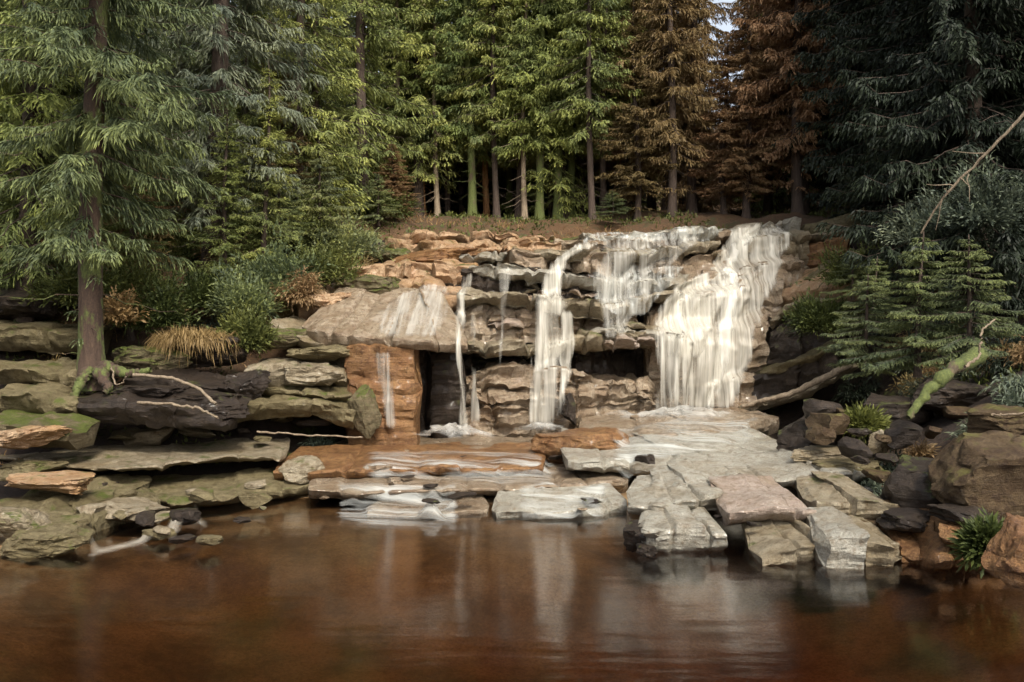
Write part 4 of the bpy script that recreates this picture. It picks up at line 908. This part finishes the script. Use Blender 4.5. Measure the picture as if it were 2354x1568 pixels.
p = at(2010, 760, 21.5); tree('young', 'little spruce seedling hanging over the slanting rock wall', p[0], 21.5, z=p[2], sc=.28, sx=.55)
p = at(1960, 690, 23.5); tree('young', 'low spruce sprig on the mossy top of the slanting wall', p[0], 23.5, z=p[2], sc=.22, sx=.5)
p = at(640, 600, 27); tree('young', 'small young spruce on the mossy bank beside the straight trunk', p[0], 27, z=p[2], sc=.45, sx=.8)
p = at(735, 560, 28); tree('young', 'bushy little spruce right at the edge of the mossy bank', p[0], 28, z=p[2], sc=.5, sx=.8)
p = at(870, 520, 32); tree('young', 'green spruce seedling at the left end of the thicket', p[0], 32, z=p[2], sc=.3, sx=.6)
p = at(1410, 500, 33); tree('young', 'lone small green spruce right of the thicket', p[0], 33, z=p[2], sc=.16, sx=.5)
# the forest behind, row after row
rf = random.Random(12); nfar = 0
for row, (Y0, stp) in enumerate(((46, 3.0), (52, 3.4), (60, 4.0), (70, 4.8), (84, 6))):
    X = -Y0 * .62 - 4
    while X < Y0 * .62 + 4:
        Y = Y0 + rf.uniform(-2, 2); px = CX + X / Y * FPX
        gap = 1570 < px < 1715
        if not gap or Y0 < 65:
            kind = rf.choice(['dark1', 'dark2', 'dark1']) if px > 1900 else rf.choice(['dead1', 'dead2', 'dead1', 'green1']) if 1450 < px else rf.choice(['green2', 'green1', 'green2', 'blue1'] if px > 780 else ['blue1', 'green1', 'green2', 'blue1'])
            grp = {'d': 'shadowed spruces behind the right bank', 'b': 'grey green spruces in the forest behind', 'g': 'green spruces in the forest behind'}[kind[0]] if not kind.startswith('dead') else 'brown dead spruces in the forest behind'
            lab = {'shadowed spruces behind the right bank': 'dark spruce in the depth of the right forest', 'grey green spruces in the forest behind': 'grey green spruce in the forest far behind the falls',
                   'green spruces in the forest behind': 'green spruce in the forest far behind the falls', 'brown dead spruces in the forest behind': 'brown dead spruce far behind the upper ledges'}[grp]
            tree(kind, lab, X, Y, group=grp, sc=rf.uniform(.9, 1.15) * ({46: .4, 52: .42, 60: .45}.get(Y0, 1) if gap else 1))
        X += stp * rf.uniform(.7, 1.3)
for X, Y in ((-11.5, 22.5), (-15, 25), (-14, 29), (-18, 31), (-20, 37), (-13, 36)):
    tree(rf.choice(['green1', 'blue1', 'green2']), 'spruce of the left slope at the picture edge', X, Y, group='spruces on the left slope')

# ------------------------------------------------------------------ fallen wood, roots, twigs
def stick(name, label, pts, r0, r1, mat, cat='branch', seed=0, wob=.02, k=7, twigs=0):
    P = np.array([at(*q) for q in pts]); s = np.linspace(0, 1, len(P)); n = 26
    u = np.linspace(0, 1, n); path = np.stack([np.interp(u, s, P[:, j]) for j in range(3)], 1)
    path = smooth1(path, 0, 3); rg = np.random.RandomState(seed); path[1:-1] += rg.normal(size=(n - 2, 3)) * wob * .5
    parts = [tube(path, (r0 + (r1 - r0) * u) * (1 + .12 * rg.normal(size=n)), k)]
    for q in range(twigs):
        i = rg.randint(4, n - 3); d = unit(path[i + 1] - path[i]) + rg.normal(size=3) * .7
        L = rg.uniform(.2, .7); parts.append(tube(path[i][None] + unit(d)[None] * np.linspace(0, L, 5)[:, None] + rg.normal(size=(5, 3)) * .015, np.linspace(r1 * .8, .004, 5), 4))
    V, F = joinVF(parts); o = put(name, V, F, M[mat]); tag(o, label, cat); return o
stick('dead_branch', 'long thin bare pole leaning across the dark right forest', [(2420, 190, 17.5), (2354, 262, 17.6), (2260, 362, 18), (2170, 450, 18.4), (2112, 545, 18.8)], .035, .018, 'bark_pale', seed=1, twigs=6)
stick('fallen_log', 'pale fallen log slanting down beside the slanting rock wall', [(1700, 935, 24.3), (1830, 902, 23.6), (1965, 832, 22.8)], .05, .09, 'bark_pale', 'log', 2)
stick('mossy_log', 'rotting moss covered log on the dark right bank', [(2085, 965, 15.8), (2130, 900, 16), (2190, 850, 16.3), (2250, 815, 16.8)], .05, .17, 'bark_green', 'log', 3, wob=.03)
stick('dead_branch', 'curved bare branch standing up from the mossy log', [(2215, 845, 16), (2252, 820, 16), (2256, 760, 16), (2290, 730, 16.2)], .03, .012, 'bark_pale', seed=4)
stick('dead_branch', 'pale twig lying across the brown boulder at the right edge', [(2278, 955, 13.6), (2330, 952, 13.5), (2400, 948, 13.4)], .016, .01, 'bark_pale', seed=5)
stick('root', 'pale weathered root snaking down the left bank rocks', [(300, 862, 19.2), (390, 868, 19), (450, 888, 18.8), (500, 932, 18.5)], .035, .03, 'bark_pale', 'root', 6)
stick('root', 'thin pale root lying over the long black rock', [(310, 925, 18), (400, 930, 17.8), (455, 938, 17.7), (505, 962, 17.6)], .028, .02, 'bark_pale', 'root', 7)
stick('dead_branch', 'hooked grey twig beside the spreading tree roots', [(255, 840, 19.4), (265, 885, 19.2), (280, 882, 19.1), (292, 865, 19.1)], .02, .01, 'bark_pale', seed=8)
stick('dead_branch', 'bent orange dead stem on the left slope', [(328, 415, 27), (340, 450, 27), (366, 488, 27)], .05, .035, 'bark_orange', seed=9, twigs=4)
stick('dead_branch', 'short white twig at the far left in front of the needles', [(-20, 348, 20), (36, 358, 20), (56, 350, 20)], .02, .012, 'bark_pale', seed=10)
stick('dead_branch', 'brown stick lying on the ledge at the stream edge', [(585, 992, 19.6), (700, 1000, 19.8), (840, 1006, 20.2)], .02, .016, 'bark_pale', seed=11)
for i, (pts, lab) in enumerate((([(205, 850, 19.6), (180, 890, 19.3), (165, 930, 19)], 'left root of the mossy trunk gripping the rocks'),
                                ([(225, 850, 19.6), (250, 890, 19.2), (240, 905, 19.0)], 'right root of the mossy trunk curling down'),
                                ([(235, 840, 19.7), (290, 860, 19.4), (350, 850, 19.4)], 'long root running right from the mossy trunk'))):
    stick('root', lab, pts, .14, .05, 'bark_moss', 'root', 20 + i)

# ------------------------------------------------------------------ bushes, grass, litter
def leafy(seed, dims, n, L, W, droop=.2):
    rg = np.random.RandomState(seed); buf = Buf()
    d = unit(rg.normal(size=(n, 3))); d[:, 2] = np.abs(d[:, 2]); rr = rg.rand(n) ** .45
    P = d * rr[:, None] * np.array(dims) / 2 * np.array([1, 1, 2]); P *= (1 + .75 * fbm(d * 2.2, seed, 3))[:, None]
    D = d + rg.normal(size=(n, 3)) * .6 + np.array([0, 0, .4])
    sprays(buf, rg, P, D, np.full(n, L) * rg.uniform(.6, 1.5, n), np.full(n, W) * rg.uniform(.6, 1.3, n), 3, droop); return buf.arrays()
def bush(label, px, py, Y, w_, h_, seed, mat='n_moss', n=1900, L=.24, W=.028, cat='bush', name='bush', droop=.2, group=None):
    c = at(px, py, Y); s = Y / FPX
    V, F, t, tip = leafy(seed, (w_ * s, w_ * s * .7, h_ * s), n, L, W, droop)
    o = link(name, mesh(name, V, F, M[mat], False, {'tint': t, 'tip': tip}), None, tuple(c)); tag(o, label, cat, group); return o
BU = [(180, 690, 21.5, 150, 70, 'n_moss', 'olive shrub behind the mossy trunk'), (300, 700, 22.5, 160, 80, 'n_moss', 'olive shrub with orange leaves right of the mossy trunk'),
      (360, 750, 21.8, 140, 80, 'n_moss', 'bright mossy shrub above the hanging dry grass'), (560, 800, 22, 120, 60, 'n_moss', 'green tuft on the bank above the grey rocks'),
      (560, 720, 23.5, 140, 70, 'n_mid', 'dark green shrub under the straight trunk'), (640, 670, 24.6, 170, 90, 'n_mid', 'dark olive shrub on the mossy bank'),
      (730, 650, 25.2, 150, 70, 'n_moss', 'mossy green shrub left of the tan ledges'), (470, 705, 24, 110, 60, 'n_moss', 'green mossy shrub at the foot of the straight trunk'),
      (800, 590, 28, 170, 80, 'n_mid', 'dark shrub on the bank edge below the brown trunk'), (860, 500, 33, 150, 70, 'n_moss', 'round green bush at the left end of the thicket'),
      (690, 560, 28, 160, 90, 'n_moss', 'light green shrub below the bright young spruce'), (420, 590, 27, 150, 60, 'n_moss', 'green shrub between the two left trunks'),
      (1960, 650, 25.2, 160, 70, 'n_moss', 'bright moss cushion on top of the slanting rock wall'), (2150, 560, 22.5, 220, 90, 'n_blue', 'dark bush behind the top of the young spruce'),
      (2270, 520, 21, 200, 120, 'n_blue', 'grey green bush near the right edge'), (1880, 760, 24.2, 110, 50, 'n_moss', 'moss tuft on the face of the slanting rock wall'),
      (2268, 1275, 11.6, 40, 40, 'n_moss', 'little fern at the waterline by the orange rock'), (1990, 990, 17.6, 60, 24, 'n_moss', 'small green fern on the dark humus')]
for i, (px, py, Y, w_, h_, mt, lab) in enumerate(BU): bush(lab, px, py, Y, w_, h_, 500 + i, mt)
bush('overhanging clump of dry tan grass on the undercut left bank', 430, 782, 21.2, 170, 9, 540, 'n_grass', 800, .55, .010, 'grass clump', 'grass_clump', 1.4)
for q, (px, py, Y, wd, lab) in enumerate(((130, 640, 25, 150, 'rust brown withered shrub left of the mossy trunk'), (290, 660, 23.6, 120, 'orange brown withered shrub right of the mossy trunk'), (345, 730, 22.2, 90, 'small rusty shrub above the black layered rock'),
        (520, 600, 26, 110, 'rust brown fern at the foot of the straight trunk'), (690, 690, 23.8, 90, 'reddish withered shrub by the head of the wet slab'), (90, 520, 29, 240, 'wide brown bracken on the far left slope'))):
    bush(lab, px, py, Y, wd, wd * .45, 560 + q, 'n_dead', 1300, .26, .022, droop=.5)
bush('dry orange leaves beside the mossy trunk', 270, 740, 21, 90, 60, 541, 'n_grass', 500, .2, .04, 'shrub', 'shrub', .4)
bush('yellow dry grass on the left slope behind the mossy trunk', 100, 600, 26, 240, 40, 542, 'n_grass', 1500, .4, .016, 'grass clump', 'grass_clump', .6)
bush('tuft of dry grass between the left trunks', 300, 605, 25, 160, 40, 543, 'n_grass', 1200, .4, .016, 'grass clump', 'grass_clump', .6)
# ground cover: uncountable
rb = random.Random(3)
for i in range(46):
    px = rb.uniform(-30, 860); Y = rb.uniform(21.5, 30); X = (px - CX) / FPX * Y; z = float(gz(X, Y)[0]); py = CY - (z - CAM_H) / Y * FPX
    mt, lab = rb.choice([('n_moss', 'low green bilberry tuft among the left bank undergrowth'), ('n_dead', 'rust brown withered fern among the left bank undergrowth'), ('n_blue', 'grey green tuft among the left bank undergrowth'), ('n_grass', 'tan grass tuft among the left bank undergrowth')])
    wd = rb.uniform(50, 130)
    bush(lab, px, py, Y, wd, wd * rb.uniform(.25, .5), 600 + i, mt, int(wd * 6), .26, .02 if mt != 'n_grass' else .011, 'plant', 'plant_tuft', rb.uniform(.4, .9), 'undergrowth of the left bank')
for i in range(44):
    px = rb.uniform(1860, 2400); Y = rb.uniform(14.5, 25); X = (px - CX) / FPX * Y; z = float(gz(X, Y)[0]); py = CY - (z - CAM_H) / Y * FPX
    mt, lab = rb.choice([('n_blue', 'grey green fern on the dark right bank'), ('n_dead', 'withered brown fern on the dark right bank'), ('n_dark', 'dark green fern on the dark right bank')])
    wd = rb.uniform(50, 120)
    bush(lab, px, py, Y, wd, wd * rb.uniform(.25, .5), 660 + i, mt, int(wd * 5), .26, .02, 'fern', 'fern', rb.uniform(.4, .9), 'ferns of the right bank')
rg = np.random.RandomState(77); n = 60000
X = rg.uniform(-24, 22, n); Y = np.where(rg.rand(n) < .2, rg.uniform(5, 16, n), rg.uniform(14, 46, n)); Z = gz(X, Y)
k = ((X < -6.2) | (Y > 30.5) | (X > 7.4)) & (Z > .3)
X, Y, Z = X[k], Y[k], Z[k]; pt = vn(np.stack([X * .5, Y * .5, X * 0], 1), 4)
for nm, mt, sel, L, W in (('ground_cover', 'n_moss', pt > -.05, .20, .035), ('dry_grass', 'n_grass', pt < -.3, .26, .014)):
    if nm == 'dry_grass': sel = sel & (X < 4)
    buf = Buf(); c = np.stack([X[sel], Y[sel], Z[sel] - .02], 1); q = len(c)
    sprays(buf, rg, c, rg.normal(size=(q, 3)) * .6 + np.array([0, 0, .9]), rg.uniform(.5, 1.4, q) * L, rg.uniform(.7, 1.4, q) * W, 2, .45)
    V, F, t, tip = buf.arrays()
    tag(link(nm, mesh(nm, V, F, M[mt], False, {'tint': t, 'tip': tip})), kind='stuff')
